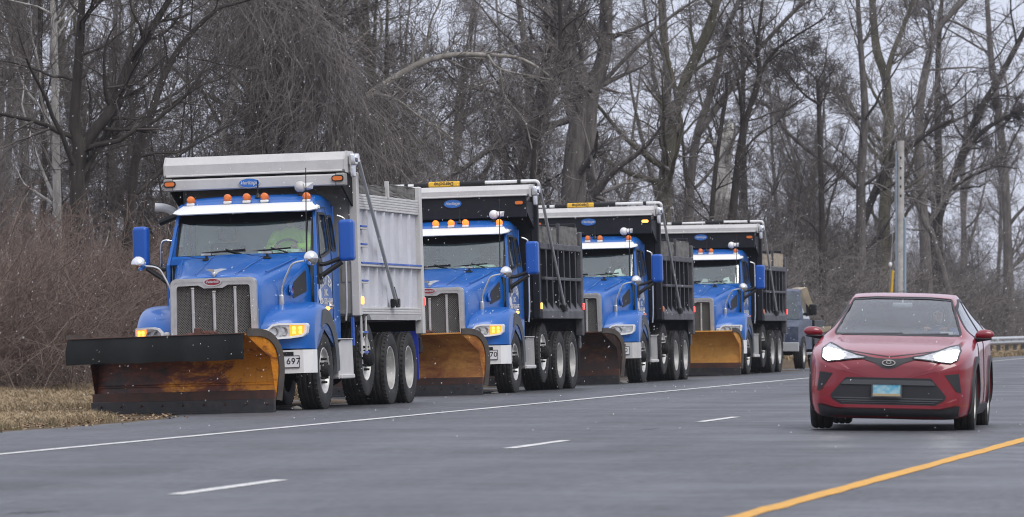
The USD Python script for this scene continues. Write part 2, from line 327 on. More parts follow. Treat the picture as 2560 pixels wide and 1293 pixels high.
M['plow_edge'] = plain('plow_edge_rust', (0.05, 0.026, 0.02), 0.7, noise=(4.0, (0.10, 0.036, 0.02), 0.4, 0.7))
M['plow_rib'] = plain('plow_rib_grey', (0.06, 0.05, 0.042), 0.7, noise=(4.0, (0.03, 0.022, 0.018), 0.4, 0.7))
M['cut'] = plain('cutting_edge_black', (0.018, 0.019, 0.021), 0.5, noise=(5.0, (0.05, 0.04, 0.035), 0.45, 0.75))
M['car_red'] = plain('car_red', (0.18, 0.004, 0.012), 0.26, coat=0.8, bump=(1.2, 0.02), dirt=(3.0, (0.13, 0.04, 0.042), 0.5, 0.85, 0.35))
M['car_black'] = plain('car_black_trim', (0.013, 0.013, 0.015), 0.5)
M['beam'] = glow('headlamp_lit', (1.0, 0.99, 0.95), 16.0, (0.9, 0.9, 0.9))
M['plate_cyan'] = plain('plate_sky_blue', (0.06, 0.32, 0.46), 0.4, noise=(14, (0.30, 0.46, 0.50), 0.42, 0.62))
M['plate_tan'] = plain('plate_tan_band', (0.36, 0.28, 0.16), 0.5)
M['paint_line'] = plain('white_road_paint', (0.58, 0.57, 0.55), 0.7, dirt=(9, (0.16, 0.16, 0.17), 0.46, 0.68, 0.85))
M['paint_yellow'] = plain('yellow_road_paint', (0.60, 0.30, 0.025), 0.7, dirt=(9, (0.2, 0.15, 0.10), 0.48, 0.7, 0.75))
M['galv'] = plain('galvanised_steel', (0.42, 0.43, 0.44), 0.5, metal=0.5)
M['pole'] = plain('weathered_pole', (0.40, 0.385, 0.365), 0.9, noise=(3.0, (0.27, 0.255, 0.24), 0.35, 0.7))
M['conduit'] = plain('grey_blue_conduit', (0.22, 0.28, 0.34), 0.5)
M['guy_yellow'] = plain('yellow_guy_guard', (0.60, 0.36, 0.03), 0.5)
def bark(name, a, b, sc=1.0):
    return material(name, {'tc': ('texture_coordinate', {}), 'mp': ('mapping', {'scale': (9 * sc, 9 * sc, 1.6 * sc)}), 'n': ('noise_texture', {'scale': 1.0, 'detail': 6.0, 'roughness': 0.65}),
                           'r': ('rgb_ramp', {'ramp': [(0.3, a), (0.7, b)]}), 'b': ('bump', {'strength': 0.6, 'distance': 0.03}),
                           'p': ('principled_bsdf', {'roughness': 0.9, 'specular_ior_level': 0.2})},
                    [('tc.object', 'mp.vector'), ('mp.vector', 'n.vector'), ('n.fac', 'r.fac'), ('r.color', 'p.base_color'), ('n.fac', 'b.height'), ('b.normal', 'p.normal')])
M['bark_dark'] = bark('dark_bark', (0.022, 0.019, 0.017), (0.06, 0.052, 0.047))
M['bark_grey'] = bark('grey_bark', (0.06, 0.053, 0.049), (0.165, 0.15, 0.14))
M['bark_pale'] = bark('pale_patchy_bark', (0.16, 0.15, 0.13), (0.48, 0.46, 0.43), 0.5)
M['bark_limb'] = bark('pale_limb_bark', (0.16, 0.148, 0.13), (0.36, 0.335, 0.30), 0.7)
M['bark_olive'] = bark('mossy_bark', (0.06, 0.056, 0.04), (0.12, 0.11, 0.085))
M['twig'] = plain('bare_twigs', (0.165, 0.149, 0.141), 0.9, spec=0.2)
M['twig_dark'] = plain('dark_bare_twigs', (0.078, 0.068, 0.063), 0.9, spec=0.2)
M['twig_red'] = plain('reddish_bramble', (0.105, 0.070, 0.058), 0.9, noise=(1.2, (0.16, 0.128, 0.112), 0.4, 0.65), spec=0.2)
M['twig_tan'] = plain('dry_cane', (0.15, 0.115, 0.092), 0.9, spec=0.2)
# ---------------------------------------------------------------- ground, road and its paint
def strip_mesh(us, vs, dz, noise_z=0.0):
    U, V_ = np.meshgrid(us, vs, indexing='ij')
    z = gz(V_) + dz
    P = np.stack([U * SN + V_ * CS, U * CS - V_ * SN, z], -1)
    if noise_z:
        k = np.clip((-15.5 - V_) / 3.0, 0, 1)
        P[..., 2] += k * noise_z * (meshkit.fbm(np.stack([P[..., 0] * 0.35, P[..., 1] * 0.35, 0 * z], -1), 4, 3) - 0.5)
    n, m = U.shape; i, j = np.meshgrid(np.arange(n - 1), np.arange(m - 1), indexing='ij')
    q = np.stack([i * m + j, i * m + j + 1, (i + 1) * m + j + 1, (i + 1) * m + j], -1).reshape(-1, 4)
    return tm(P.reshape(-1, 3), quads(q)[:, ::-1])
ground_m = material('leafy_ground', {'tc': ('texture_coordinate', {}), 'n': ('noise_texture', {'scale': 0.9, 'detail': 8.0, 'roughness': 0.7}), 'n2': ('noise_texture', {'scale': 14.0, 'detail': 5.0, 'roughness': 0.7}),
    'r': ('rgb_ramp', {'ramp': [(0.3, (0.10, 0.075, 0.052)), (0.55, (0.17, 0.13, 0.085)), (0.75, (0.22, 0.17, 0.105))]}), 'r2': ('rgb_ramp', {'ramp': [(0.35, (0.45, 0.42, 0.40)), (0.7, (1, 1, 1))]}),
    'x': ('mix_color', {'blend_type': 'multiply', 'fac': 1.0}), 'b': ('bump', {'strength': 0.7, 'distance': 0.05}), 'p': ('principled_bsdf', {'roughness': 0.95, 'specular_ior_level': 0.1})},
    [('tc.object', 'n.vector'), ('tc.object', 'n2.vector'), ('n.fac', 'r.fac'), ('n2.fac', 'r2.fac'), ('r.color', 'x.a'), ('r2.color', 'x.b'), ('x.result', 'p.base_color'), ('n2.fac', 'b.height'), ('b.normal', 'p.normal')])
us = np.concatenate([[-60, -20, 0], np.arange(20, 130, 1.0), np.arange(130, 320, 4.0), [340, 400, 520, 800]])
vs = np.concatenate([[-420, -200, -120, -80, -60, -50], np.arange(-46, -14, 0.75), [-13, 0, 9, 12, 20, 40, 90, 200]])
obj('ground', strip_mesh(us, vs, -0.012, 0.35), ground_m, label='brown leaf strewn ground along the road and under the bare wood', kind='structure', smooth=True)
asphalt = material('asphalt', {'tc': ('texture_coordinate', {}), 'mp': ('mapping', {'rotation': (0, 0, TH)}), 'mp2': ('mapping', {'scale': (0.9, 0.05, 1.0)}),
    'n': ('noise_texture', {'scale': 1.0, 'detail': 5.0, 'roughness': 0.55}), 'n2': ('noise_texture', {'scale': 0.35, 'detail': 6.0, 'roughness': 0.6}), 'n3': ('noise_texture', {'scale': 9.0, 'detail': 8.0, 'roughness': 0.8}),
    'r': ('rgb_ramp', {'ramp': [(0.3, (0.037, 0.039, 0.043)), (0.7, (0.078, 0.081, 0.089))]}), 'r2': ('rgb_ramp', {'ramp': [(0.33, (0.72, 0.72, 0.74)), (0.7, (1.16, 1.16, 1.15))]}), 'r3': ('rgb_ramp', {'ramp': [(0.38, (0.55, 0.55, 0.55)), (0.5, (1.0, 1.0, 1.0)), (0.62, (1.55, 1.55, 1.55))]}),
    'x': ('mix_color', {'blend_type': 'multiply', 'fac': 1.0, 'use_clamp': False}), 'x2': ('mix_color', {'blend_type': 'multiply', 'fac': 1.0, 'use_clamp': False}), 'mp4': ('mapping', {'scale': (38.0, 1.7, 1.0)}), 'n4': ('noise_texture', {'scale': 1.0, 'detail': 4.0, 'roughness': 0.75}), 'r4': ('rgb_ramp', {'ramp': [(0.36, (0.70, 0.70, 0.70)), (0.64, (1.32, 1.32, 1.31))]}),
    'x4': ('mix_color', {'blend_type': 'multiply', 'fac': 1.0, 'use_clamp': False}), 'rr': ('map_range', {'from_min': 0.35, 'from_max': 0.65, 'to_min': 0.38, 'to_max': 0.66}), 'b': ('bump', {'strength': 0.35, 'distance': 0.006}),
    'p': ('principled_bsdf', {'roughness': 0.55, 'specular_ior_level': 0.4})},
    [('tc.object', 'mp.vector'), ('mp.vector', 'mp2.vector'), ('mp2.vector', 'n.vector'), ('tc.object', 'n2.vector'), ('tc.object', 'n3.vector'), ('n.fac', 'r.fac'), ('n2.fac', 'r2.fac'), ('n3.fac', 'r3.fac'),
     ('r.color', 'x.a'), ('r2.color', 'x.b'), ('x.result', 'x2.a'), ('r3.color', 'x2.b'), ('mp.vector', 'mp4.vector'), ('mp4.vector', 'n4.vector'), ('n4.fac', 'r4.fac'), ('x2.result', 'x4.a'), ('r4.color', 'x4.b'), ('x4.result', 'p.base_color'), ('n2.fac', 'rr.value'), ('rr.result', 'p.roughness'), ('n3.fac', 'b.height'), ('b.normal', 'p.normal')])
# the paved edge wanders a little and widens where the trucks are parked
ru = np.concatenate([[-40, 0], np.arange(15, 130, 0.7), np.arange(130, 420, 5.0)])
edge = np.interp(ru, [0, 46, 58, 63, 66, 74, 125, 145, 165, 420], [-14.75, -14.85, -15.3, -16.3, -18.6, -19.2, -19.0, -16.4, -15.3, -15.3])
erng = np.random.default_rng(5)
edge = edge + 0.16 * (meshkit.noise(np.stack([ru * 0.8, 0 * ru, 0 * ru], 1), 2) - 0.5) + 0.06 * erng.normal(size=len(ru)) * (ru > 10)
rows = [np.concatenate([np.linspace(e, -15.0 + 0.0, 8)[:-1] if e < -15.05 else np.linspace(e, e + 0.3, 7), np.linspace(-14.4, 9.0, 12)]) for e in edge]
P = np.array([[W(u, v, float(gz(v)) + 0.006) for v in row] for u, row in zip(ru, rows)])
n, m = P.shape[:2]; ii, jj = np.meshgrid(np.arange(n - 1), np.arange(m - 1), indexing='ij')
q = np.stack([ii * m + jj, ii * m + jj + 1, (ii + 1) * m + jj + 1, (ii + 1) * m + jj], -1).reshape(-1, 4)
obj('road', tm(P.reshape(-1, 3), quads(q)[:, ::-1]), asphalt, label='grey asphalt road and paved shoulder', kind='structure', smooth=True)
def ground_pt(x, y, z=0.0):
    Yd = F_PX * (CAM_H - z) / (y - HOR); return np.array([(x - 1280) / F_PX * Yd, Yd, z])
def paint_strip(name, a, b, w, mat, label, group=None, dz=0.010, seg=3.0, cat='road marking'):
    a, b = np.array(a[:2]), np.array(b[:2]); L = np.linalg.norm(b - a); d = (b - a) / L; nn = np.array([d[1], -d[0]])
    k = max(2, int(L / seg)); rg = np.random.default_rng(int(L * 100) + int(abs(a[0]) * 10)); pts = []
    for s in np.linspace(0, L, k):
        c = a + d * s
        for sgn in (-1, 1):
            p = c + nn * sgn * w / 2 * (1 + 0.06 * rg.normal()); pts.append((p[0], p[1], float(gz(V_of(*p))) + dz))
    f = []
    for i in range(k - 1): f += [[2 * i, 2 * i + 1, 2 * i + 3], [2 * i, 2 * i + 3, 2 * i + 2]]
    return obj(name, tm(pts, f), M[mat], None, label, cat, group, smooth=False)
def beyond(a, b, t):
    """a point t metres past a on the line from b through a"""
    d = (a - b) / np.linalg.norm(a - b); return a + d * t
eA, eB, eC = ground_pt(0, 1138), ground_pt(1870, 960), ground_pt(2480, 904)
def poly_paint(name, pts, w, mat, label):
    pts = [np.array(p[:2]) for p in pts]; rg = np.random.default_rng(len(pts) + int(w * 1000)); P = []
    for a, b in zip(pts[:-1], pts[1:]):
        L = np.linalg.norm(b - a); P += [a + (b - a) * s for s in np.arange(0, L, 0.7) / L]
    P = np.array(P + [pts[-1]]); d = np.gradient(P, axis=0); d /= np.linalg.norm(d, axis=1, keepdims=True); nn = np.stack([d[:, 1], -d[:, 0]], 1)
    V = []
    for c, m_ in zip(P, nn):
        for sgn in (-1, 1):
            q = c + m_ * sgn * w / 2 * (1 + 0.10 * rg.normal()); V.append((q[0], q[1], float(gz(V_of(*q))) + 0.010))
    f = []
    for k in range(len(P) - 1): f += [[2 * k, 2 * k + 1, 2 * k + 3], [2 * k, 2 * k + 3, 2 * k + 2]]
    obj(name, tm(V, f), M[mat], None, label, 'road marking', smooth=False)
poly_paint('edge_line', [beyond(eA, eB, 32), eA, eB, eC, beyond(eC, eB, 150)], 0.12, 'paint_line', 'long white line along the edge of the road beside the parked trucks')
yA, yB = ground_pt(1855, 1293), ground_pt(2560, 1101)
poly_paint('yellow_line', [beyond(yA, yB, 22), yA, yB, beyond(yB, yA, 240)], 0.145, 'paint_yellow', 'solid yellow line in the foreground at the right')
dlab = ['nearest white lane dash, lowest in the picture', 'second white lane dash, in the middle of the road', 'third white lane dash, left of the red car', 'white lane dash behind the left side of the red car', 'white lane dash hidden behind the red car', 'far white lane dash just right of the red car', 'farthest white lane dash beyond the red car']
dA, dB = ground_pt(440, 1239), ground_pt(2475, 955.5); dd = (dB - dA) / np.linalg.norm(dB - dA); step = 12.5
for k in range(7):
    a = dA + dd * step * k; paint_strip('lane_dash', a, a + dd * 3.15, 0.12, 'paint_line', dlab[k], 'white dashes of the lane line', seg=0.5)
crack = material('crack_sealant', {'p': ('principled_bsdf', {'base_color': (0.03, 0.03, 0.032), 'roughness': 0.6})})
for (a, b, lab) in (((1600, 1076), (1650, 1073), 'short dark crack in the road near the third lane dash'), ((20, 1286), (150, 1281), 'dark crack in the road at the lower left corner')):
    pa, pb = ground_pt(*a), ground_pt(*b); rg = np.random.default_rng(3); k = 14; L = []
    for s in np.linspace(0, 1, k):
        c = pa + (pb - pa) * s; h = 0.035 * math.sin(PI * s) * rg.uniform(0.4, 1.4) + 0.006; o = rg.normal(0, 0.05)
        L += [(c[0], c[1] + o - h * 3, 0.0085), (c[0], c[1] + o + h * 3, 0.0085)]
    f = []
    for i in range(k - 1): f += [[2 * i, 2 * i + 2, 2 * i + 3], [2 * i, 2 * i + 3, 2 * i + 1]]
    obj('road_crack', tm(L, f), crack, None, lab, 'crack', smooth=False)
# ---------------------------------------------------------------- dump trucks (x across, y back from the grille, z up; the front faces -y)
R_W = 0.52
def wheel_meshes(kind):
    """tyre, rim and hub about the x axis, outer face towards +x; 'steer', 'drive' or 'lift'"""
    w = 0.30
    pr = [(0.315, -0.13), (0.35, -0.145), (0.42, -0.15), (0.475, -0.148), (0.505, -0.135), (0.518, -0.11)]
    for g in (-0.07, 0.0, 0.07):
        pr += [(0.52, g - 0.022), (0.507, g - 0.014), (0.507, g + 0.014), (0.52, g + 0.022)]
    pr += [(0.518, 0.11), (0.505, 0.135), (0.475, 0.148), (0.42, 0.15), (0.35, 0.145), (0.315, 0.13)]
    tyre = lathe(pr, 56)
    lugs = []
    for i in range(44):
        a = i * 2 * PI / 44
        for s in (-1, 1):
            b = box(s * 0.108, s * 0.142, -0.012, 0.012, 0.497, 0.522, 0); b = rot(b, math.degrees(a + (0.07 if s > 0 else 0)), [1, 0, 0]); lugs.append(b)
    tyre = cat_([tyre] + lugs)
    if kind == 'drive':
        rim = lathe([(0.318, 0.125), (0.305, 0.135), (0.29, 0.125), (0.282, 0.05), (0.27, -0.03), (0.235, -0.06), (0.16, -0.07), (0.14, -0.03), (0.0, -0.03)], 40)
        hub = lathe([(0.125, -0.06), (0.12, 0.02), (0.09, 0.05), (0.0, 0.052)], 24)
    elif kind == 'lift':
        rim = lathe([(0.318, 0.125), (0.305, 0.135), (0.29, 0.12), (0.275, 0.09), (0.20, 0.10), (0.13, 0.11), (0.0, 0.11)], 40)
        hub = lathe([(0.12, 0.10), (0.12, 0.19), (0.09, 0.23), (0.05, 0.245), (0.0, 0.246)], 24)
    else:
        rim = lathe([(0.318, 0.125), (0.305, 0.138), (0.29, 0.13), (0.27, 0.085), (0.24, 0.07), (0.19, 0.10), (0.15, 0.105), (0.0, 0.105)], 40)
        hub = lathe([(0.105, 0.10), (0.10, 0.16), (0.075, 0.20), (0.0, 0.205)], 24)
    nuts = []
    off = {'drive': -0.055, 'lift': 0.105, 'steer': 0.102}[kind]
    for i in range(10):
        a = i * 2 * PI / 10; y, z = 0.165 * math.cos(a), 0.165 * math.sin(a)
        nuts.append(cyl((off, y, z), (off + 0.055, y, z), 0.021, 6, 0.015))
    return tyre, rim, hub, cat_(nuts)
WHEELS = {k: wheel_meshes(k) for k in ('steer', 'drive', 'lift')}
def wheel(t, kind, x, y, z, steer=0.0, rimmat='rim'):
    tyre, rim, hub, nuts = WHEELS[kind]
    s = 1 if x > 0 else -1
    def put(m):
        m = m if s > 0 else mirror(m)
        return move(rotz(m, steer), (x, y, z))
    w = obj('wheel', put(tyre), M['rubber'], t)
    obj('rim', put(rim), M[rimmat], w)
    obj('hub', put(hub), M['chassis'] if kind != 'drive' else M['rim'], w)
    obj('wheel_nuts', put(nuts), M['chassis'], w, smooth=False)
def prof_box(pts_yz, x0, x1): return extr(poly(pts_yz), x1 - x0, 'yz', x0)

def fender_mesh(s):
    out = [(0.10, 0.83), (0.05, 1.0), (0.06, 1.14), (0.16, 1.25), (0.34, 1.34), (0.62, 1.42), (0.95, 1.465), (1.28, 1.455), (1.58, 1.38), (1.82, 1.24), (1.97, 1.05), (2.02, 0.86)]
    inn = [(1.2 + 0.60 * math.cos(a), 0.56 + 0.60 * math.sin(a)) for a in np.linspace(0.5, PI - 0.40, 12)]
    base = np.array(out + inn)
    secs = []
    for x, k in ((0.50, 1.0), (0.80, 1.0), (1.0, 0.995), (1.12, 0.98), (1.19, 0.95), (1.225, 0.90), (1.232, 0.86)):
        p = base.copy(); n = len(out)
        c = np.array([1.2, 0.7])
        p[:n] = c + (p[:n] - c) * k
        p[n:] = c + (p[n:] - c) * (1.0 if k > 0.94 else 1.0)
        fr = 0.42 * max(0.0, (x - 0.62) / 0.61) ** 2
        wgt = np.clip((0.95 - p[:n, 0]) / 0.85, 0, 1)
        p[:n, 0] += fr * wgt
        low = np.clip((1.0 - p[:n, 1]) / 0.2, 0, 1) * (p[:n, 0] < 0.9)
        secs.append(np.column_stack([np.full(len(p), x), p[:, 0], p[:, 1]]))
    m = loft(secs)
    m.fix_normals()
    return m if s > 0 else mirror(m)
def front_y(x):                                   # where the fender's face stands at lateral x
    return 0.06 + 0.42 * np.maximum(0, (np.abs(x) - 0.62) / 0.61) ** 2
def hood_mesh():
    secs = []
    for y, w, zt, zb in ((0.055, 0.60, 1.775, 0.95), (0.10, 0.635, 1.815, 0.95), (0.35, 0.665, 1.865, 0.95), (0.8, 0.745, 1.95, 0.95), (1.25, 0.855, 2.04, 0.95), (1.62, 0.96, 2.105, 0.95)):
        h = [(w, zb), (w, zb + 0.3), (w, zt - 0.32), (w - 0.012, zt - 0.17), (w - 0.06, zt - 0.07), (w - 0.15, zt - 0.02), (w * 0.62, zt + 0.006), (w * 0.42, zt + 0.012), (w * 0.38, zt + 0.03), (w * 0.2, zt + 0.036), (0, zt + 0.038)]
        full = h + [(-a, b) for a, b in h[-2::-1]]
        secs.append([(a, y, b) for a, b in full])
    m = loft(secs); m.fix_normals(); return m
HOOD = hood_mesh()
def grille_parts(t):
    outer = rpoly([(-0.60, 0.80), (0.60, 0.80), (0.585, 1.80), (-0.585, 1.80)], 0.085)
    inner = rpoly([(-0.515, 0.86), (0.515, 0.86), (0.50, 1.70), (0.20, 1.705), (0.13, 1.665), (-0.13, 1.665), (-0.20, 1.705), (-0.50, 1.70)], 0.035)
    ring = outer.difference(inner)
    g = extr(ring, 0.09, 'xz', -0.035)
    lip = extr(outer.buffer(-0.012).difference(outer.buffer(-0.05)), 0.012, 'xz', -0.047)
    surround = obj('grille_surround', cat_([g, lip]), M['brushed'], t)
    obj('grille_backing', box(-0.52, 0.52, 0.035, 0.05, 0.85, 1.71, 0), M['mesh_dark'], t, smooth=False)
    ws = []
    n = 52
    clip = inner.buffer(0.006)
    def strip(p, q, wd):
        ln = sg.LineString([p, q]).intersection(clip)
        for L in getattr(ln, 'geoms', [ln]):
            if L.length > 0.02:
                (xa, za), (xb, zb) = L.coords[0], L.coords[-1]
                d = np.array([xb - xa, zb - za]); d /= np.linalg.norm(d); nn = np.array([-d[1], d[0]]) * wd / 2
                v = [(xa + nn[0], 0.022, za + nn[1]), (xa - nn[0], 0.022, za - nn[1]), (xb - nn[0], 0.022, zb - nn[1]), (xb + nn[0], 0.022, zb + nn[1]), (xa, 0.014, za), (xb, 0.014, zb)]
                ws.append(tm(v, [[0, 4, 5], [0, 5, 3], [1, 2, 5], [1, 5, 4]]))
    for i in range(-46, 80):
        c = i * 0.034
        strip((-0.6 + c, 0.8), (0.4 + c, 1.8), 0.011); strip((-0.6 + c, 0.8), (-1.6 + c, 1.8), 0.011)
    obj('grille_mesh', cat_(ws), M['grille_wire'], t, smooth=False, kind='stuff')
    for x, zt in ((-0.29, 1.68), (0.0, 1.63), (0.29, 1.68)):
        obj('grille_bar', cat_([rbox(x - 0.021, x + 0.021, -0.005, 0.03, 0.87, zt, 0.012, 8), rbox(x - 0.027, x + 0.027, -0.01, 0.03, zt - 0.03, zt + 0.005, 0.012, 8)]), M['brushed'], t)
    b = obj('grille_badge', extr(ellipse(0, 1.745, 0.125, 0.055), 0.02, 'xz', -0.062), M['chrome'], t)
    obj('badge_enamel', extr(ellipse(0, 1.745, 0.108, 0.042), 0.012, 'xz', -0.071), M['red'], b)
    obj('badge_script', text_front('Peterbilt', 0.032, 0, -0.071, 1.733, 0.003, 0.25), M['chrome'], b, smooth=False)
    wing = poly([(-0.155, 0.062), (-0.10, 0.045), (-0.05, 0.022), (-0.02, -0.01), (0, -0.02), (0.02, -0.01), (0.05, 0.022), (0.10, 0.045), (0.155, 0.062), (0.08, 0.07), (0, 0.058), (-0.08, 0.07)])
    orn = bend(extr(wing, 0.02, 'xz', 0.05), 0.04, lambda v: v + np.stack([0 * v[:, 0], 0.8 * np.abs(v[:, 0]), 0 * v[:, 0] + 1.855], 1))
    obj('hood_ornament', cat_([orn, rbox(-0.02, 0.02, 0.03, 0.12, 1.82, 1.875, 0.01)]), M['chrome'], t)
def headlight(t, s, lit):
    """s: +1 image right"""
    out = [(0.70, 1.02), (0.72, 1.10), (0.78, 1.155), (0.86, 1.17), (1.17, 1.165), (1.185, 1.13), (1.175, 1.03), (1.13, 0.985), (1.0, 0.965), (0.80, 0.955), (0.715, 0.97)]
    o = rpoly(out, 0.02); o = o if s > 0 else sa.scale(o, -1, 1, origin=(0, 0))
    i = o.buffer(-0.026)
    cutx = 0.985
    am = i.intersection(sg.box(*(sorted((s * cutx, s * 1.3))[0], 0.5, sorted((s * cutx, s * 1.3))[1], 1.5)))
    cl = i.difference(am.buffer(0.004))
    f = lambda off: (lambda v: np.stack([v[:, 0], v[:, 1] + front_y(v[:, 0]) + off, v[:, 2]], 1))
    h = obj('headlight', bend(extr(o.difference(i), 0.16, 'xz', 0), 0.06, f(-0.09)), M['white'], t)
    obj('reflector', bend(extr(cl, 0.02, 'xz', 0), 0.06, f(-0.055)), M['lens'], h)
    for x in (0.80, 0.915):
        obj('lamp_bowl', move(lathe([(0.05, 0.0), (0.046, 0.012), (0.028, 0.035), (0, 0.04)], 20, 'y'), (s * x, float(front_y(x)) - 0.063, 1.06)), M['chrome'], h)
        obj('lamp_ring', move(lathe([(0.060, 0.012), (0.057, -0.006), (0.049, -0.006), (0.046, 0.012)], 20, 'y'), (s * x, float(front_y(x)) - 0.063, 1.06)), M['grille_wire'], h)
    a = obj('turn_signal', bend(extr(am, 0.02, 'xz', 0), 0.06, f(-0.065)), M['turn_on'] if lit else M['lens'], h)
    if lit:
        hot = [rbox(s * x - 0.028, s * x + 0.028, float(front_y(x)) - 0.078, float(front_y(x)) - 0.06, z - 0.022, z + 0.022, 0.008) for x in (1.03, 1.10) for z in (1.045, 1.10)]
        obj('signal_bulb', cat_(hot), M['amber_hot'], h)
    obj('headlight_bracket', rbox(s * 0.625, s * 0.72, 0.02, 0.14, 0.955, 1.10, 0.03), M['alu'], t)

def plow(t, ang, c, half, paint, label, flap_end=None):
    """curved mouldboard about the local point c, turned by ang degrees; its left half leads"""
    prof = np.array([(-0.065, 0.17), (-0.05, 0.25), (-0.025, 0.38), (-0.005, 0.50), (0.0, 0.62), (-0.015, 0.74), (-0.06, 0.85), (-0.13, 0.93), (-0.23, 0.985), (-0.36, 1.01), (-0.48, 1.015), (-0.58, 1.015)])
    d = curve(prof, 26)
    x0, x1 = -half, half
    def put(m): return move(rotz(m, -ang), c)
    inner = np.array([[(x, a, b) for x in np.linspace(x0, x1, 15)] for a, b in d])
    nrm = np.gradient(d, axis=0); nrm = np.stack([nrm[:, 1], -nrm[:, 0]], 1); nrm /= np.linalg.norm(nrm, axis=1, keepdims=True)
    d2 = d + nrm * 0.022
    outer = np.array([[(x, a, b) for x in np.linspace(x0, x1, 15)] for a, b in d2])
    rng = np.random.default_rng(int(half * 100) + int(ang))
    loop = np.vstack([d, d2[::-1]])
    board = loft([np.column_stack([np.full(len(loop), x), loop]) for x in np.linspace(x0, x1, 13)])
    board.fix_normals()
    b = obj('snow_plow', put(board), M[paint], t, label=label)
    rib_o = np.vstack([d + nrm * -0.012, (d + nrm * 0.085)[::-1]])
    for x in (x1 + 0.0, x0 - 0.022):
        obj('end_rib', put(extr(poly(rib_o), 0.022, 'yz', x)), M['plow_rib'], b)
    for x in np.linspace(x0 + 0.45, x1 - 0.45, 5):
        obj('back_rib', put(extr(poly(np.vstack([(d + nrm * 0.024)[:15], (d + nrm * 0.10)[:15][::-1]])), 0.018, 'yz', x)), M['plow_edge'], b)
    obj('edge_band', put(box(x0 - 0.03, x1 + 0.005, -0.10, -0.073, 0.16, 0.30, 0.004)), M['plow_edge'], b)
    obj('cutting_edge', put(cat_([box(x0 - 0.045, x1 + 0.01, -0.12, -0.085, 0.015, 0.185, 0.004), box(x0 - 0.045, x1 + 0.01, -0.127, -0.085, 0.01, 0.045, 0.004)])), M['cut'], b)
    obj('bolt', put(cat_([sphere((x, -0.125, 0.125), 0.018, 1) for x in np.linspace(x0 + 0.15, x1 - 0.12, 9)])), M['plow_edge'], b, kind='stuff')
    fx0, fx1 = (x0 + 0.08, x1 - 0.02) if flap_end is None else flap_end
    if fx1 > fx0:
        n = 40
        xs = np.linspace(fx0, fx1, n)
        wob = 0.012 * np.sin(xs * 5) + 0.008 * np.sin(xs * 13 + 1)
        secs = [np.array([(x, -0.59, 1.04), (x, -0.62, 1.04), (x, -0.655 + w, 0.87), (x, -0.635 + w * 1.5, 0.70 + w * 0.4), (x, -0.615 + w * 1.5, 0.70 + w * 0.4), (x, -0.63 + w, 0.87)]) for x, w in zip(xs, wob)]
        fl = loft(secs); fl.fix_normals()
        obj('rubber_flap', put(fl), M['rubber_flap'], b)
        obj('flap_strip', put(box(fx0 + 0.05, fx1 - 0.01, -0.635, -0.56, 1.034, 1.047, 0.003)), M['plow_edge'], b)
    if paint == 'plow1': obj('mouldboard_ridge', put(hull([(x, a, z) for x in (x0 + 0.02, x1 - 0.02) for a, z in ((-0.042, 0.375), (-0.042, 0.395), (-0.015, 0.36), (-0.015, 0.41))])), M[paint], b)
    # push frame
    fr = [bar(put_pt(c, ang, (-0.5, 0.10, 0.42)), (-0.40, 0.45, 0.50), 0.09, 0.10), bar(put_pt(c, ang, (0.5, 0.10, 0.42)), (0.40, 0.45, 0.50), 0.09, 0.10), box(-0.5, 0.5, 0.38, 0.50, 0.42, 0.62),
          bar(put_pt(c, ang, (-0.9, 0.12, 0.5)), (-0.42, 0.42, 0.45), 0.07), bar(put_pt(c, ang, (0.9, 0.12, 0.5)), (0.42, 0.42, 0.45), 0.07)]
    obj('push_frame', cat_(fr), M['plow_edge'], b)
    return b
def put_pt(c, ang, p):
    a = math.radians(-ang); return np.array([p[0] * math.cos(a) - p[1] * math.sin(a) + c[0], p[0] * math.sin(a) + p[1] * math.cos(a) + c[1], p[2] + c[2]])

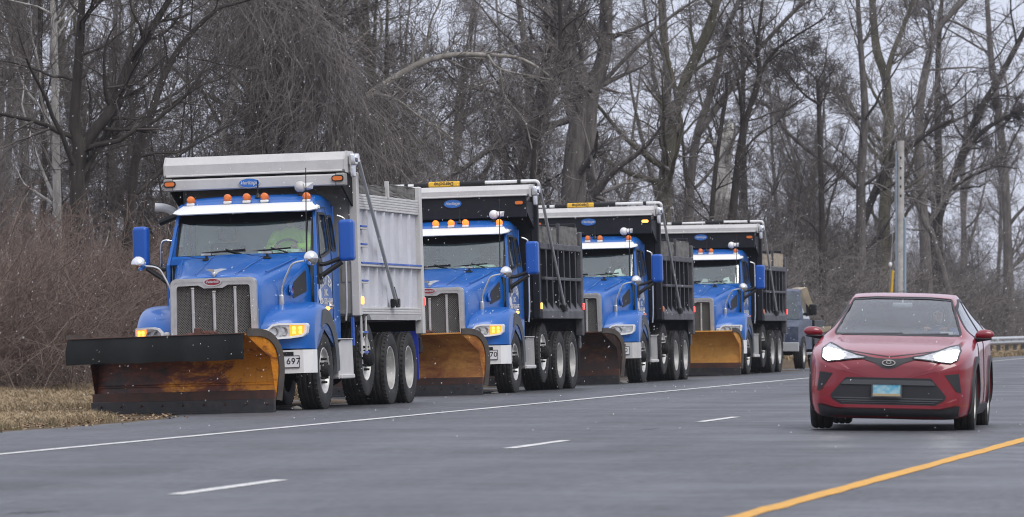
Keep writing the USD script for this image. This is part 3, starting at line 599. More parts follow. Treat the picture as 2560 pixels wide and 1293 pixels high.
def make_truck(i, X, Y, lean, body, plow_args, plate, lit_roof, lit_turn, lit_canopy, label, ztop=0.0):
    t = thing('dump_truck', label, 'dump truck', (X, Y, 0), group='parked snowplow dump trucks')
    # placed on its left wheels: the shoulder falls away under the right ones
    x = UsdGeom.Xformable(t); x.ClearXformOpOrder(); x.GetPrim().RemoveProperty('xformOp:translate')
    v = V_of(X, Y)
    L = Gf.Matrix4d().SetTranslate(Gf.Vec3d(-1.2, 0, 0)) * Gf.Matrix4d().SetRotate(Gf.Rotation(Gf.Vec3d(0, 1, 0), -lean)) * Gf.Matrix4d().SetTranslate(Gf.Vec3d(1.2, 0, 0)) \
        * Gf.Matrix4d().SetRotate(Gf.Rotation(Gf.Vec3d(0, 0, 1), -10.7)) * Gf.Matrix4d().SetTranslate(Gf.Vec3d(X, Y, float(gz(v + 1.2))))
    x.AddTransformOp().Set(L)
    B = M['blue']
    silver = body == 'silver'
    # ---- chassis
    for s in (-1, 1):
        obj('frame_rail', box(s * 0.40, s * 0.50, 0.42, 7.7, 0.78, 1.05, 0.01), M['chassis'], t)
    obj('front_axle', cat_([box(-1.0, 1.0, 1.12, 1.28, 0.40, 0.54), bar((-0.45, 0.75, 0.62), (-0.45, 1.7, 0.62), 0.09), bar((0.45, 0.75, 0.62), (0.45, 1.7, 0.62), 0.09)]), M['chassis'], t)
    obj('engine_block', cat_([box(-0.42, 0.42, 0.2, 1.6, 0.62, 1.5), box(-0.3, 0.3, 1.5, 2.4, 0.45, 1.1)]), M['chassis'], t)
    obj('rear_axle', cat_([cyl((-1.0, y, 0.52), (1.0, y, 0.52), 0.10, 12) for y in (5.42, 6.70)] + [sphere((0, y, 0.52), 0.25, 2) for y in (5.42, 6.70)]), M['chassis'], t)
    obj('drive_shaft', cyl((0, 2.3, 0.72), (0, 5.4, 0.6), 0.06, 10), M['chassis'], t)
    obj('firewall', box(-0.95, 0.95, 1.58, 1.64, 0.75, 1.98), M['chassis'], t)
    obj('inner_wheel_well', cat_([box(s * 0.50, s * 1.17, 1.80, 1.86, 0.75, 1.3) for s in (-1, 1)]), M['chassis'], t)
    for s in (-1, 1):
        wheel(t, 'steer', s * 1.07, 1.2, R_W, 0)
        wheel(t, 'lift', s * 1.05, 3.95, R_W + 0.15, 0, 'rimwhite')
        for y in (5.42, 6.70):
            wheel(t, 'drive', s * 1.08, y, R_W)
            w = obj('wheel', move(WHEELS['drive'][0], (s * 0.74, y, R_W)), M['rubber'], t)
    # ---- grille, hood, fenders, bumper
    grille_parts(t)
    hd = obj('hood', HOOD, B, t, smooth=38)
    obj('hood_crease', cat_([tube([(s * 0.60, 0.5, 1.872), (s * 0.70, 0.95, 1.962), (s * 0.80, 1.50, 2.07)], 0.010, 6) for s in (-1, 1)] + [tube([(s * 0.27, 0.12, 1.853), (s * 0.33, 0.8, 1.985), (s * 0.38, 1.55, 2.125)], 0.007, 6) for s in (-1, 1)]), B, hd)
    for s in (-1, 1):
        f = obj('fender', fender_mesh(s), B, t, smooth=35)
        arc = [(1.2 + r * math.cos(a), 0.56 + r * math.sin(a)) for r, a in [(0.60, a) for a in np.linspace(-0.12, 2.0, 16)] + [(0.79, a) for a in np.linspace(1.75, -0.05, 16)]]
        fl = extr(poly(arc), 0.045, 'yz', 1.20); fl = fl if s > 0 else mirror(fl)
        obj('fender_flare', fl, M['flare'], f)
        obj('side_marker', rbox(s * 1.19, s * 1.245, 1.40, 1.50, 1.335, 1.385, 0.02), M['amber_hot'] if lit_turn else M['amber'], f)
        headlight(t, s, lit_turn)
        # side intake with its badge
        if s > 0:
            yv = np.array([(0.93, 1.52), (1.02, 1.70), (1.42, 1.90), (1.44, 1.62)])
            xs = 0.80
            wfun = lambda y: np.interp(y, [0.8, 1.25, 1.62], [0.745, 0.855, 0.96])
            pf = lambda off: (lambda q: np.stack([q[:, 0] - 1 + wfun(q[:, 1]) + off, q[:, 1], q[:, 2]], 1))
            fr = bend(extr(rpoly([(0.72, 1.36), (0.80, 1.56), (1.02, 1.74), (1.50, 1.97), (1.52, 1.56), (1.1, 1.42)], 0.05), 0.02, 'yz', 1), 0.12, pf(-0.008))
            obj('intake_panel', fr, B, t)
            vt = obj('side_intake', bend(extr(rpoly([(1.06, 1.50), (1.10, 1.72), (1.45, 1.90), (1.46, 1.60)], 0.03), 0.02, 'yz', 1), 0.12, pf(-0.002)), M['mesh_dark'], t)
            cxyz = (float(wfun(1.02)) + 0.014, 1.0, 1.62)
            rg = obj('round_badge', move(lathe([(0.075, 0.0), (0.075, 0.022), (0.058, 0.028), (0.055, 0.012)], 24, 'x'), cxyz), M['emblem_blue'], t)
            obj('badge_enamel', move(lathe([(0.055, 0.0), (0.055, 0.018), (0, 0.02)], 24, 'x'), cxyz), M['red'], rg)
    # bumper
    bo = [(-1.29, 0.42), (-1.26, 0.27), (-1.15, 0.20), (1.15, 0.20), (1.26, 0.27), (1.29, 0.42), (1.27, 0.43), (1.24, 0.31), (1.14, 0.24), (-1.14, 0.24), (-1.24, 0.31), (-1.27, 0.43)]
    bm = cat_([extr(poly(bo), 0.31, 'xy', 0.50), extr(poly([(-1.28, 0.42), (-1.25, 0.28), (-1.14, 0.21), (1.14, 0.21), (1.25, 0.28), (1.28, 0.42)]), 0.012, 'xy', 0.795)])
    bp = obj('bumper', bm, M['white'] if i != 2 else M['alu'], t)
    pc = 0.93
    obj('plate_bracket', rbox(pc - 0.16, pc + 0.09, 0.182, 0.199, 0.735, 0.785, 0.006), M['black'], bp)
    pl = obj('license_plate', box(pc - 0.17, pc + 0.17, 0.186, 0.196, 0.575, 0.735, 0.003), M['plate'], bp)
    obj('plate_number', text_front(plate, 0.075, pc, 0.186, 0.625), M['ink'], bp, smooth=False)
    obj('plate_rim', extr(sg.box(pc - 0.172, 0.573, pc + 0.172, 0.737).difference(sg.box(pc - 0.162, 0.583, pc + 0.162, 0.727)), 0.004, 'xz', 0.183), M['greysteel'], bp)
    # ---- cab
    side = sg.Polygon([(1.56, 0.95), (1.58, 2.02), (1.66, 2.12), (1.93, 2.70), (2.02, 2.83), (2.15, 2.86), (2.90, 2.86), (2.96, 2.80), (2.96, 0.95)])
    win = rpoly([(1.80, 2.06), (2.03, 2.67), (2.44, 2.67), (2.44, 2.16), (2.2, 2.12)], 0.045)
    win2 = rpoly([(2.56, 2.18), (2.56, 2.64), (2.80, 2.64), (2.84, 2.5), (2.84, 2.18)], 0.05)
    def flare_x(x0):
        return lambda q: np.stack([np.where(q[:, 0] > x0 + 0.02, 1, 0) * 0.04 + x0 - 0.085 * np.clip((q[:, 2] - 2.05) / 0.75, 0, 1), q[:, 1], q[:, 2]], 1)
    for s in (-1, 1):
        m = bend(extr(side.difference(win).difference(win2), 0.04, 'yz', 1.01), 0.25, flare_x(1.01)); m = m if s > 0 else mirror(m)
        cs = obj('cab_side', m, B, t, smooth=25)
        for wn, nm in ((win, 'door_window'), (win2, 'rear_side_window')):
            g = bend(extr(wn.buffer(0.01), 0.008, 'yz', 1.01), 0.3, lambda q: np.stack([q[:, 0] + 0.012 - 0.085 * np.clip((q[:, 2] - 2.05) / 0.75, 0, 1), q[:, 1], q[:, 2]], 1))
            g = g if s > 0 else mirror(g)
            wv = obj(nm, g, M['side_glass'], t)
            fr = bend(extr(wn.buffer(0.022).difference(wn.buffer(-0.012)), 0.02, 'yz', 1.04), 0.3, lambda q: np.stack([q[:, 0] - 0.085 * np.clip((q[:, 2] - 2.05) / 0.75, 0, 1), q[:, 1], q[:, 2]], 1))
            obj('window_frame', fr if s > 0 else mirror(fr), M['black'], wv)
        dseam = sg.LineString([(1.70, 1.0), (1.70, 2.05), (1.98, 2.74), (2.50, 2.76), (2.52, 2.60), (2.52, 1.22), (2.42, 1.05)]).buffer(0.008)
        sm = bend(extr(dseam, 0.012, 'yz', 1.044), 0.25, lambda q: np.stack([q[:, 0] - 0.085 * np.clip((q[:, 2] - 2.05) / 0.75, 0, 1), q[:, 1], q[:, 2]], 1))
        obj('door_seam', sm if s > 0 else mirror(sm), M['black'], cs)
        obj('door_handle', cat_([rbox(s * 1.05, s * 1.085, 2.28, 2.46, 1.385, 1.425, 0.015), rbox(s * 1.045, s * 1.06, 2.26, 2.48, 1.36, 1.45, 0.006)]), M['chrome'], cs)
        # big mirror on black arms
        mx = s * 1.445
        mi = obj('mirror', rbox(mx - 0.105, mx + 0.105, 1.66, 1.86, 2.0, 2.565, 0.05, 12), M['mirror_blue'], t)
        obj('mirror_arm', cat_([tube(curve([(s * 1.04, 1.68, 1.76), (s * 1.14, 1.70, 1.84), (s * 1.37, 1.75, 1.99)], 8), 0.035, 8), tube(curve([(s * 1.04, 1.72, 1.98), (s * 1.14, 1.73, 1.97), (s * 1.37, 1.76, 2.05)], 8), 0.03, 8), rbox(s * 1.03, s * 1.075, 1.60, 1.86, 1.70, 2.05, 0.02)]), M['black'], mi)
        # round hood mirror on a bright stalk
        hx = s * 1.19
        hm = obj('hood_mirror', move(rot(lathe([(0.0, -0.085), (0.045, -0.078), (0.08, -0.05), (0.098, -0.01), (0.102, 0.02), (0.092, 0.03), (0, 0.028)], 24, 'y'), 8, [1, 0, 0]), (hx, 0.62, 2.03)), M['chrome'], t)
        obj('mirror_stalk', cat_([tube(curve([(s * 0.765, 0.70, 1.50), (s * 0.77, 0.70, 1.66), (s * 0.86, 0.69, 1.86), (s * 0.95, 0.67, 1.975), (hx, 0.66, 2.01)], 16), 0.014, 8), rbox(s * 0.72, s * 0.79, 0.66, 0.74, 1.40, 1.56, 0.02)]), M['brushed'], hm)
        # grab rail and steps
        obj('grab_rail', tube(curve([(s * 1.12, 2.99, 1.2), (s * 1.14, 2.99, 1.5), (s * 1.14, 2.99, 2.5), (s * 1.12, 2.99, 2.62), (s * 1.04, 2.97, 2.66)], 16), 0.016, 8), M['brushed'], t)
        st = extr(rpoly([(1.98, 0.40), (1.98, 0.86), (2.20, 0.93), (2.90, 0.93), (2.95, 0.40)], 0.03), 0.60, 'yz', 0.62); st = st if s > 0 else mirror(st)
        sb = obj('step_tank', st, M['alu'] if silver else M['stain_alu'], t)
        obj('step_plate', box(s * 1.20, s * 1.26, 2.05, 2.85, 0.40, 0.46), M['alu'], sb); obj('step_plate', box(s * 1.0, s * 1.25, 2.0, 2.85, 0.935, 0.95), M['alu'], sb)
    # lettering on the left door
    if i < 3:
        cs_path = str(t.GetPath()) + '/cab_side_001'
        L0 = obj('door_lettering', text_side('REUTER', 0.135, 1.052, 2.10, 1.60, 0.003, 0.10), M['lettering'], t, smooth=False)
        obj('door_lettering', text_side('INC.', 0.085, 1.052, 2.10, 1.545), M['lettering'], t, smooth=False)
        obj('door_lettering', text_side('410-335-6365', 0.075, 1.052, 2.10, 1.43), M['lettering'], t, smooth=False)
        obj('door_emblem', move(lathe([(0.085, 0), (0.085, 0.004), (0, 0.004)], 24, 'x'), (1.052, 1.72, 1.55)), M['lettering'], t)
    else:
        obj('door_lettering', text_side('REUTER', 0.135, 1.052, 2.10, 1.60, 0.003, 0.10), M['lettering'], t, smooth=False)
        obj('door_lettering', text_side('410-335-6365', 0.075, 1.052, 2.10, 1.43), M['lettering'], t, smooth=False)
    obj('cab_back', box(-1.0, 1.0, 2.915, 2.955, 0.95, 2.80), B, t)
    # roof
    secs = []
    for y, w, z in ((1.92, 0.93, 2.735), (1.97, 0.95, 2.80), (2.06, 0.955, 2.87), (2.25, 0.96, 2.925), (2.6, 0.96, 2.955), (2.85, 0.95, 2.94), (2.955, 0.92, 2.89)):
        h = [(w, 2.70), (w + 0.012, max(z - 0.14, 2.705)), (w - 0.01, max(z - 0.06, 2.71)), (w - 0.06, z - 0.015), (w - 0.16, z), (w * .5, z + 0.014), (0, z + 0.02)]
        secs.append([(a, y, b) for a, b in h + [(-a, b) for a, b in h[-2::-1]]])
    rf = loft(secs); rf.fix_normals(); obj('cab_roof', rf, B, t, smooth=40)
    obj('cab_floor', box(-1.0, 1.0, 1.62, 2.92, 1.20, 1.26), M['liner'], t)
    obj('headliner', box(-0.93, 0.93, 1.99, 2.90, 2.775, 2.80), M['liner'], t)
    obj('cab_lining', cat_([box(-0.96, 0.96, 2.89, 2.91, 1.26, 2.66), box(-1.0, -0.985, 1.66, 2.9, 1.26, 2.02), box(0.985, 1.0, 1.66, 2.9, 1.26, 2.02)]), M['liner'], t)
    obj('cowl', hull([(s * a, y, z) for s in (-1, 1) for a, y, z in ((1.02, 1.60, 2.02), (0.98, 1.60, 2.10), (0.98, 1.68, 2.135), (1.02, 1.72, 2.0))]), B, t)
    # windscreen: slopes from (1.66, 2.13) to (1.93, 2.72)
    zf = lambda z: 1.655 + (z - 2.13) * 0.46
    wp = rpoly([(-0.945, 2.13), (0.945, 2.13), (0.925, 2.74), (-0.925, 2.74)], 0.03)
    slope = lambda off, bow=0.10: (lambda q: np.stack([q[:, 0], zf(q[:, 2]) + bow * np.abs(q[:, 0]) ** 2.5 + q[:, 1] + off, q[:, 2]], 1))
    ws = obj('windscreen', bend(extr(wp, 0.006, 'xz', 0), 0.06, slope(0.0)), M['glass'], t)
    obj('windscreen_seal', bend(extr(wp.buffer(0.018).difference(wp.buffer(-0.014)), 0.014, 'xz', 0), 0.06, slope(-0.008)), M['black'], ws)
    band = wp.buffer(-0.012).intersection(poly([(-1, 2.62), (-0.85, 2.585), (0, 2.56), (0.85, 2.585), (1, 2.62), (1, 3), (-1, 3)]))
    obj('windscreen_tint', bend(extr(band, 0.003, 'xz', 0), 0.06, slope(-0.006)), M['tint'], ws)  # opaque sheet: tint band with the dark visor reflection painted in
    pil = sg.Polygon([(-1.01, 2.10), (1.01, 2.10), (0.965, 2.76), (-0.965, 2.76)]).difference(wp.buffer(0.012))
    obj('windscreen_pillars', bend(extr(pil, 0.05, 'xz', 0), 0.06, slope(0.002)), B, t)
    for xa in (-0.42, 0.22):
        a = np.array([xa + 0.42, zf(2.16) - 0.03, 2.14]); bpt = np.array([xa + 0.18, zf(2.215) - 0.028, 2.215])
        wi = obj('wiper', cat_([tube([a, bpt], 0.011, 6), bar(bpt + (-0.34, 0.03, -0.045), bpt + (0.28, -0.0, -0.01), 0.018, 0.022)]), M['black'], t)
    # white sun visor
    secs = []
    for xx in np.linspace(-1.01, 1.01, 21):
        b = 0.16 * abs(xx) ** 2.2; e = np.clip((abs(xx) - 0.9) / 0.11, 0, 1) ** 2
        secs.append([(xx, 1.70 + b, 2.700 + 0.02 * e), (xx, 1.685 + b, 2.712 + 0.02 * e), (xx, 1.80 + b, 2.80 - 0.035 * e), (xx, 1.96 + b * 0.6, 2.835 - 0.06 * e), (xx, 1.97 + b * 0.6, 2.80 - 0.06 * e), (xx, 1.80 + b, 2.77 - 0.03 * e)])
    vs = loft(secs); vs.fix_normals(); obj('sun_visor', vs, M['white'], t)
    # marker lamps
    for xx in (-0.80, -0.27, 0.0, 0.25, 0.83):
        yb, zb = 2.03 + 0.07 * xx * xx, 2.862 - 0.02 * xx * xx
        lp = obj('marker_lamp', move(rot(lathe([(0.0, -0.085), (0.030, -0.080), (0.052, -0.055), (0.058, -0.02), (0.054, 0.02), (0.035, 0.05), (0, 0.06)], 18, 'y'), -14, [1, 0, 0]), (xx, yb, zb + 0.055)), M['amber_on'] if lit_roof else M['amber'], t)
        obj('lamp_base', rbox(xx - 0.055, xx + 0.055, yb - 0.075, yb + 0.11, zb - 0.02, zb + 0.022, 0.015), M['white'], lp)
    sp = obj('roof_lamp', cat_([sphere((0.70, 2.25, 3.05), 0.08, 3)]), M['white'] if i else M['alu'], t)
    obj('lamp_shade', hull([(0.76, 2.19, 3.10), (0.78, 2.19, 3.03), (0.88, 2.28, 3.105), (0.86, 2.33, 3.02), (0.78, 2.33, 3.10), (0.78, 2.33, 3.0)]), M['white'], sp)
    obj('lamp_post', cyl((0.70, 2.25, 2.90), (0.70, 2.25, 3.0), 0.035, 10), M['black'], sp)
    an = obj('whip_antenna', tube([(0.885, 1.72, 2.10), (0.89, 1.73, 2.6), (0.90, 1.75, 3.27)], [0.011, 0.009, 0.006], 6), M['black'], t)
    obj('antenna_tip', sphere((0.90, 1.75, 3.28), 0.010, 1), M['red'], an)
    obj('roof_antenna', cat_([cyl((0.125, 2.15, 2.92), (0.125, 2.15, 3.16), 0.010, 6), lathe([(0.05, 0), (0.03, 0.035), (0.012, 0.06)], 12, 'z', (0.125, 2.15, 2.92))]), M['black'], t)
    for xx in (-0.42, 0.43):
        wl = obj('work_light', rbox(xx - 0.075, xx + 0.075, 1.30, 1.335, 2.125, 2.165, 0.012), M['black'], t)
        obj('light_lens', box(xx - 0.068, xx + 0.068, 1.292, 1.299, 2.131, 2.159, 0), M['lens'], wl)
        obj('light_foot', cat_([cyl((xx, 1.32, 2.05), (xx, 1.32, 2.13), 0.018, 8), rbox(xx - 0.05, xx + 0.05, 1.28, 1.37, 2.05, 2.085, 0.01)]), M['black'], wl)
        obj('light_cable', tube(curve([(xx + 0.03, 1.33, 2.095), (xx - 0.15, 1.42, 2.10), (xx - 0.28, 1.50, 2.125), (xx - 0.36, 1.6, 2.14)], 10), 0.005, 5), M['black'], wl)
    # interior
    db = [(1.70, 2.02), (1.72, 2.115), (1.86, 2.15), (2.02, 2.13), (2.10, 2.0), (2.08, 1.60), (1.74, 1.55)]
    obj('dashboard', cat_([prof_box(db, -0.97, 0.97), hull([(x, y, z) for x in (0.18, 0.75) for y, z in ((1.80, 2.12), (1.86, 2.19), (2.02, 2.18), (2.06, 2.10))])]), M['dash'], t)
    sw = trimesh.creation.torus(0.21, 0.017, major_sections=28, minor_sections=8); sw = rot(sw, 62, [1, 0, 0]); sw = move(sw, (0.48, 2.24, 2.15))
    obj('steering_wheel', cat_([sw, bar((0.30, 2.25, 2.15), (0.66, 2.25, 2.15), 0.03), cyl((0.48, 2.02, 2.03), (0.48, 2.25, 2.145), 0.035, 8)]), M['black'], t)
    for xx in (-0.48, 0.48):
        obj('cab_seat', cat_([rbox(xx - 0.26, xx + 0.26, 2.34, 2.80, 1.60, 1.75, 0.06), rbox(xx - 0.25, xx + 0.25, 2.70, 2.84, 1.66, 2.33, 0.06), rbox(xx - 0.14, xx + 0.14, 2.72, 2.83, 2.35, 2.54, 0.05)]), M['seat'], t)
    if i >= 2:                                     # papers left on the dashboard
        for q, (xx, r_) in enumerate(((0.62, 30), (0.1, -25), (-0.3, 15))[: 1 if i == 2 else 3]):
            pp = hull([(-0.12, 0, 0), (0.12, 0, 0), (0.09, 0.03, 0.16 - 0.05 * q), (-0.03, 0.03, 0.13), (0, 0.04, 0)]); pp = move(rotz(pp, r_), (xx, 1.79, 2.14))
            obj('paper', pp, M['lettering'], t)
    # exhaust stack on the right, behind the cab
    obj('exhaust_stack', tube(curve([(-1.20, 3.06, 1.2), (-1.20, 3.06, 2.2), (-1.21, 3.05, 2.60), (-1.28, 3.02, 2.77), (-1.40, 2.98, 2.845), (-1.55, 2.94, 2.865)], 22), 0.062, 12), M['white'] if i == 0 else M['chrome'], t)
    obj('exhaust_shield', tube([(-1.20, 3.06, 1.3), (-1.20, 3.06, 2.30)], 0.085, 12), M['black'], t)
    if i == 0:
        obj('air_line', tube(curve([(-1.04, 2.9, 2.80), (-1.22, 2.86, 2.73), (-1.46, 2.84, 2.64)], 8), 0.045, 8), M['black'], t)
    obj('mirror_bracket', tube(curve([(-1.06, 1.95, 2.36), (-1.15, 1.93, 2.37), (-1.20, 1.92, 2.31), (-1.21, 1.92, 1.98)], 12), 0.014, 8), M['chrome'], t)
    # ---- dump body
    Y0, Y1, ZB, ZT = 3.22, 7.56, 1.26, 2.97
    BM = M['alu_box'] if silver else M['blackbody']
    GM = M['alu'] if silver else M['greysteel']
    HW = 1.24
    ztop = 3.53 + ztop
    db_ = obj('bulkhead', box(-1.19, 1.19, Y0, Y0 + 0.05, ZB + 0.03, ztop - 0.26, 0.01), M['stain_alu'] if silver else BM, t)
    obj('body_floor', box(-1.18, 1.18, Y0 + 0.06, Y1 - 0.05, 1.27, 1.36), GM, t)
    obj('tailgate', box(-1.18, 1.18, Y1 - 0.04, Y1 + 0.03, 1.20, ZT + 0.02), BM, t)
    pan = [Y0 + 0.10 + k * (Y1 - Y0 - 0.25) / 7 for k in range(8)]
    zt_pan, zb_pan = (2.745, 1.385) if silver else (2.46, 1.38)
    for s in (-1, 1):
        hw = s * HW
        for k in range(7):
            obj('side_panel', box(hw - s * 0.045, hw - s * 0.02, pan[k] + 0.003, pan[k + 1] - 0.003, zb_pan - 0.02, zt_pan + 0.02, 0), BM, t, smooth=False)
        for k in range(1, 7):
            if silver:
                rb = extr(poly([(s * (HW - 0.022), pan[k] - 0.045), (s * (HW + 0.025), pan[k] - 0.012), (s * (HW + 0.025), pan[k] + 0.030), (s * (HW - 0.022), pan[k] + 0.05)]), zt_pan - zb_pan - 0.004, 'xy', zb_pan + 0.002)
                obj('side_rib', rb, BM, t, smooth=False)
            else:
                rb = cat_([box(hw - s * 0.024, hw + s * 0.05, pan[k] - 0.035, pan[k] + 0.035, zb_pan, zt_pan, 0.006)])
                r_ = obj('side_rib', rb, BM, t)
                obj('rib_edge', box(hw + s * 0.048, hw + s * 0.056, pan[k] - 0.036, pan[k] + 0.02, zb_pan + 0.1, zt_pan, 0.002), M['greysteel'], r_)
        if silver:
            grooves = [box(hw - s * 0.045, hw + s * 0.030, Y0 + 0.11, Y1 - 0.12, z0, z0 + 0.034, 0.006) for z0 in np.arange(2.752, 2.95, 0.036)]
            obj('top_rail', cat_(grooves), M['alu'], t)
            obj('mid_rail', box(hw - s * 0.02, hw + s * 0.055, Y0 + 0.12, Y1 - 0.12, 1.955, 1.985, 0.005), M['alu'], t)
            obj('reflective_strip', box(hw + s * 0.034, hw + s * 0.060, Y0 + 0.13, Y1 - 0.13, 1.988, 2.015, 0.003), M['blue_strip'], t)
            obj('bottom_rail', cat_([box(hw - s * 0.045, hw + s * 0.03, Y0 + 0.11, Y1 - 0.12, z0, z0 + 0.032, 0.006) for z0 in (1.285, 1.319, 1.353)]), M['alu'], t)
            obj('lower_skirt', hull([(hw + s * 0.035, y, 1.282) for y in (Y0 + 0.6, Y1 - 0.1)] + [(hw + s * 0.02, y, 1.205) for y in (Y0 + 0.8, Y1 - 0.1)] + [(hw - s * 0.05, y, z) for y in (Y0 + 0.6, Y1 - 0.1) for z in (1.282, 1.205)]), M['alu'], t)
            for z in (2.47, 2.22, 1.71):
                b_ = obj('body_step', box(hw - s * 0.02, hw + s * 0.06, Y0 + 0.12, Y0 + 0.50, z, z + 0.028, 0.004), M['alu'], t)
                obj('step_strip', box(hw + s * 0.03, hw + s * 0.064, Y0 + 0.13, Y0 + 0.49, z + 0.030, z + 0.055, 0.003), M['blue_strip'], b_)
        else:
            obj('top_rail', box(hw - s * 0.045, hw + s * 0.06, Y0 + 0.11, Y1 - 0.16, 2.462, 2.575, 0.012), M['greysteel'], t)
            obj('mid_rail', box(hw - s * 0.02, hw + s * 0.062, Y0 + 0.5, Y1 - 0.17, 1.93, 1.985, 0.01), M['greysteel'], t)
            obj('sloped_ledge', hull([(hw - s * 0.03, y, 1.56) for y in (Y0 + 0.12, Y1 - 0.18)] + [(hw + s * 0.075, y, 1.385) for y in (Y0 + 0.12, Y1 - 0.18)] + [(hw - s * 0.03, y, 1.385) for y in (Y0 + 0.12, Y1 - 0.18)]), M['greysteel'], t)
            obj('bottom_rail', box(hw - s * 0.045, hw + s * 0.078, Y0 + 0.11, Y1 - 0.16, 1.255, 1.384, 0.008), M['greysteel'], t)
        zb0, zb1, nb = (2.975, 3.13, 2) if silver else (2.58, 2.88, 2)
        for k in range(nb):
            ya, yb = Y0 + 0.14 + k * 2.05, Y0 + 0.14 + (k + 1) * 2.05 - 0.1
            rg = np.random.default_rng(k + 7 * i)
            bd = bend(box(hw - s * 0.035, hw, ya, yb, zb0, zb1 + (0.02 if k else -0.02), 0.004), 0.25, lambda q: q + rg.normal(0, 0.005, q.shape) * [1, 0, 1])
            obj('side_board', bd, M['wood'] if i < 3 else M['wood_pale'], t)
        obj('board_post', box(hw - s * 0.01, hw + s * 0.045, Y0 + 0.10 + 2.05 - 0.1, Y0 + 0.10 + 2.05 - 0.02, (ZT - 0.02) if silver else 2.58, zb1 + 0.06, 0.005), GM, t)
        obj('corner_post', box(hw - s * 0.08, hw + s * 0.05, Y0 - 0.03, Y0 + 0.098, ZB, ztop - 0.27 if silver else ztop - 0.12, 0.015), GM if silver else BM, t)
        obj('corner_post', cat_([box(hw - s * 0.08, hw + s * 0.055, Y1 - 0.155 if not silver else Y1 - 0.115, Y1 + 0.03, 1.0 if silver else 0.95, 3.17 if silver else 2.83, 0.015)]), GM, t)
        rl = obj('rear_marker', rbox(hw + s * 0.05, hw + s * 0.075, Y1 - 0.09, Y1 - 0.0, 1.42, 1.54, 0.02), M['red_on'], t)
        fl_ = obj('front_marker', rbox(hw + s * 0.045, hw + s * 0.08, Y0 + 0.02, Y0 + 0.10, 1.42, 1.53, 0.02), M['amber_hot'] if i < 2 else M['amber'], t)
        # tarp arm
        piv = (s * (HW + 0.10), 5.35, 1.44)
        top_y = 3.05
        ta = obj('tarp_arm', cat_([tube([piv, (s * (HW + 0.115), top_y, ztop - (0.12 if silver else 0.0))], 0.027, 8)]), M['galv'], t)
        obj('arm_pivot', cat_([rbox(s * (HW + 0.03), s * (HW + 0.14), 5.24, 5.46, 1.38, 1.50, 0.02), cyl((s * (HW + 0.02), 5.35, 1.46), (s * (HW + 0.15), 5.35, 1.46), 0.05, 10), bar((piv[0], 5.33, 1.5), (piv[0], 5.15, 1.66), 0.05)]), M['black'], ta)
        obj('mud_flap', box(s * 0.72, s * 1.20, Y1 - 0.10, Y1 - 0.085, 0.33, 1.05, 0.003), M['mudflap'] if silver else M['black'], t)
    # cab shield with the tarp housing
    HWs = 1.27
    zc = ztop
    hb = 0.285 if silver else 0.20
    hs = [(2.52, zc - hb), (2.47, zc - hb + 0.035), (2.47, zc - (0.115 if silver else 0.085)), (2.56, zc - 0.005), (2.62, zc), (3.02, zc), (3.08, zc - 0.03), (3.08, zc - hb)]
    th = obj('tarp_housing', cat_([prof_box(hs, -HWs, HWs), prof_box([(2.445, zc - hb + 0.009), (2.445, zc - hb + 0.023), (2.49, zc - hb + 0.045), (2.49, zc - hb + 0.009)], -HWs + 0.02, HWs - 0.02)]), M['alu'], t)
    for s in (-1, 1):
        obj('housing_cap', extr(poly(hs).buffer(0.008), 0.012, 'yz', HWs + 0.002 if s > 0 else -HWs - 0.014), M['alu'], th)
    if silver:
        obj('shield_beam', prof_box([(2.46, zc - 0.31), (2.44, zc - 0.33), (2.44, zc - 0.455), (2.455, zc - 0.47), (2.56, zc - 0.47), (2.56, zc - 0.31)], -1.15, 1.15), M['alu'], t)
        for s in (-1, 1):
            obj('beam_end', rbox(s * 1.153, s * 1.285, 2.425, 2.62, zc - 0.475, zc - 0.30, 0.02), M['stain_alu'], t)
        obj('slit_shadow_strip', box(-1.15, 1.15, 2.50, 2.54, zc - 0.312, zc - 0.284, 0), M['black'], t)  # black bar painted in for the shadow in the slit below the housing
    else:
        obj('shield_beam', box(-1.22, 1.22, 2.50, 2.56, zc - 0.56, zc - 0.203, 0.01), BM, t)
    obj('shield_plate', cat_([box(-1.2, 1.2, 2.57, 3.215, zc - 0.335, zc - 0.29, 0.0)] + [hull([(s * 1.225, 2.52, zc - 0.29), (s * 1.225, 2.52, zc - 0.46), (s * 1.225, 3.20, zc - 0.29), (s * 1.225, 3.20, zc - 0.75), (s * 1.20, 2.52, zc - 0.29), (s * 1.20, 2.52, zc - 0.46), (s * 1.20, 3.20, zc - 0.29), (s * 1.20, 3.20, zc - 0.75)]) for s in (-1, 1)]), M['chassis'] if silver else BM, t)
    yo = 2.44 if silver else 2.50; zo = zc - (0.395 if silver else 0.295)
    em = obj('oval_emblem', extr(ellipse(-0.06, zo, 0.155, 0.072), 0.014, 'xz', yo - 0.015), M['alu'] if silver else M['emblem_blue'], t)
    obj('emblem_face', extr(ellipse(-0.06, zo, 0.142, 0.060), 0.008, 'xz', yo - 0.020), M['emblem_blue'], em)
    obj('emblem_script', text_front('Heritage', 0.045, -0.06, yo - 0.020, zo - 0.018, 0.002, 0.25), M['alu'], em, smooth=False)
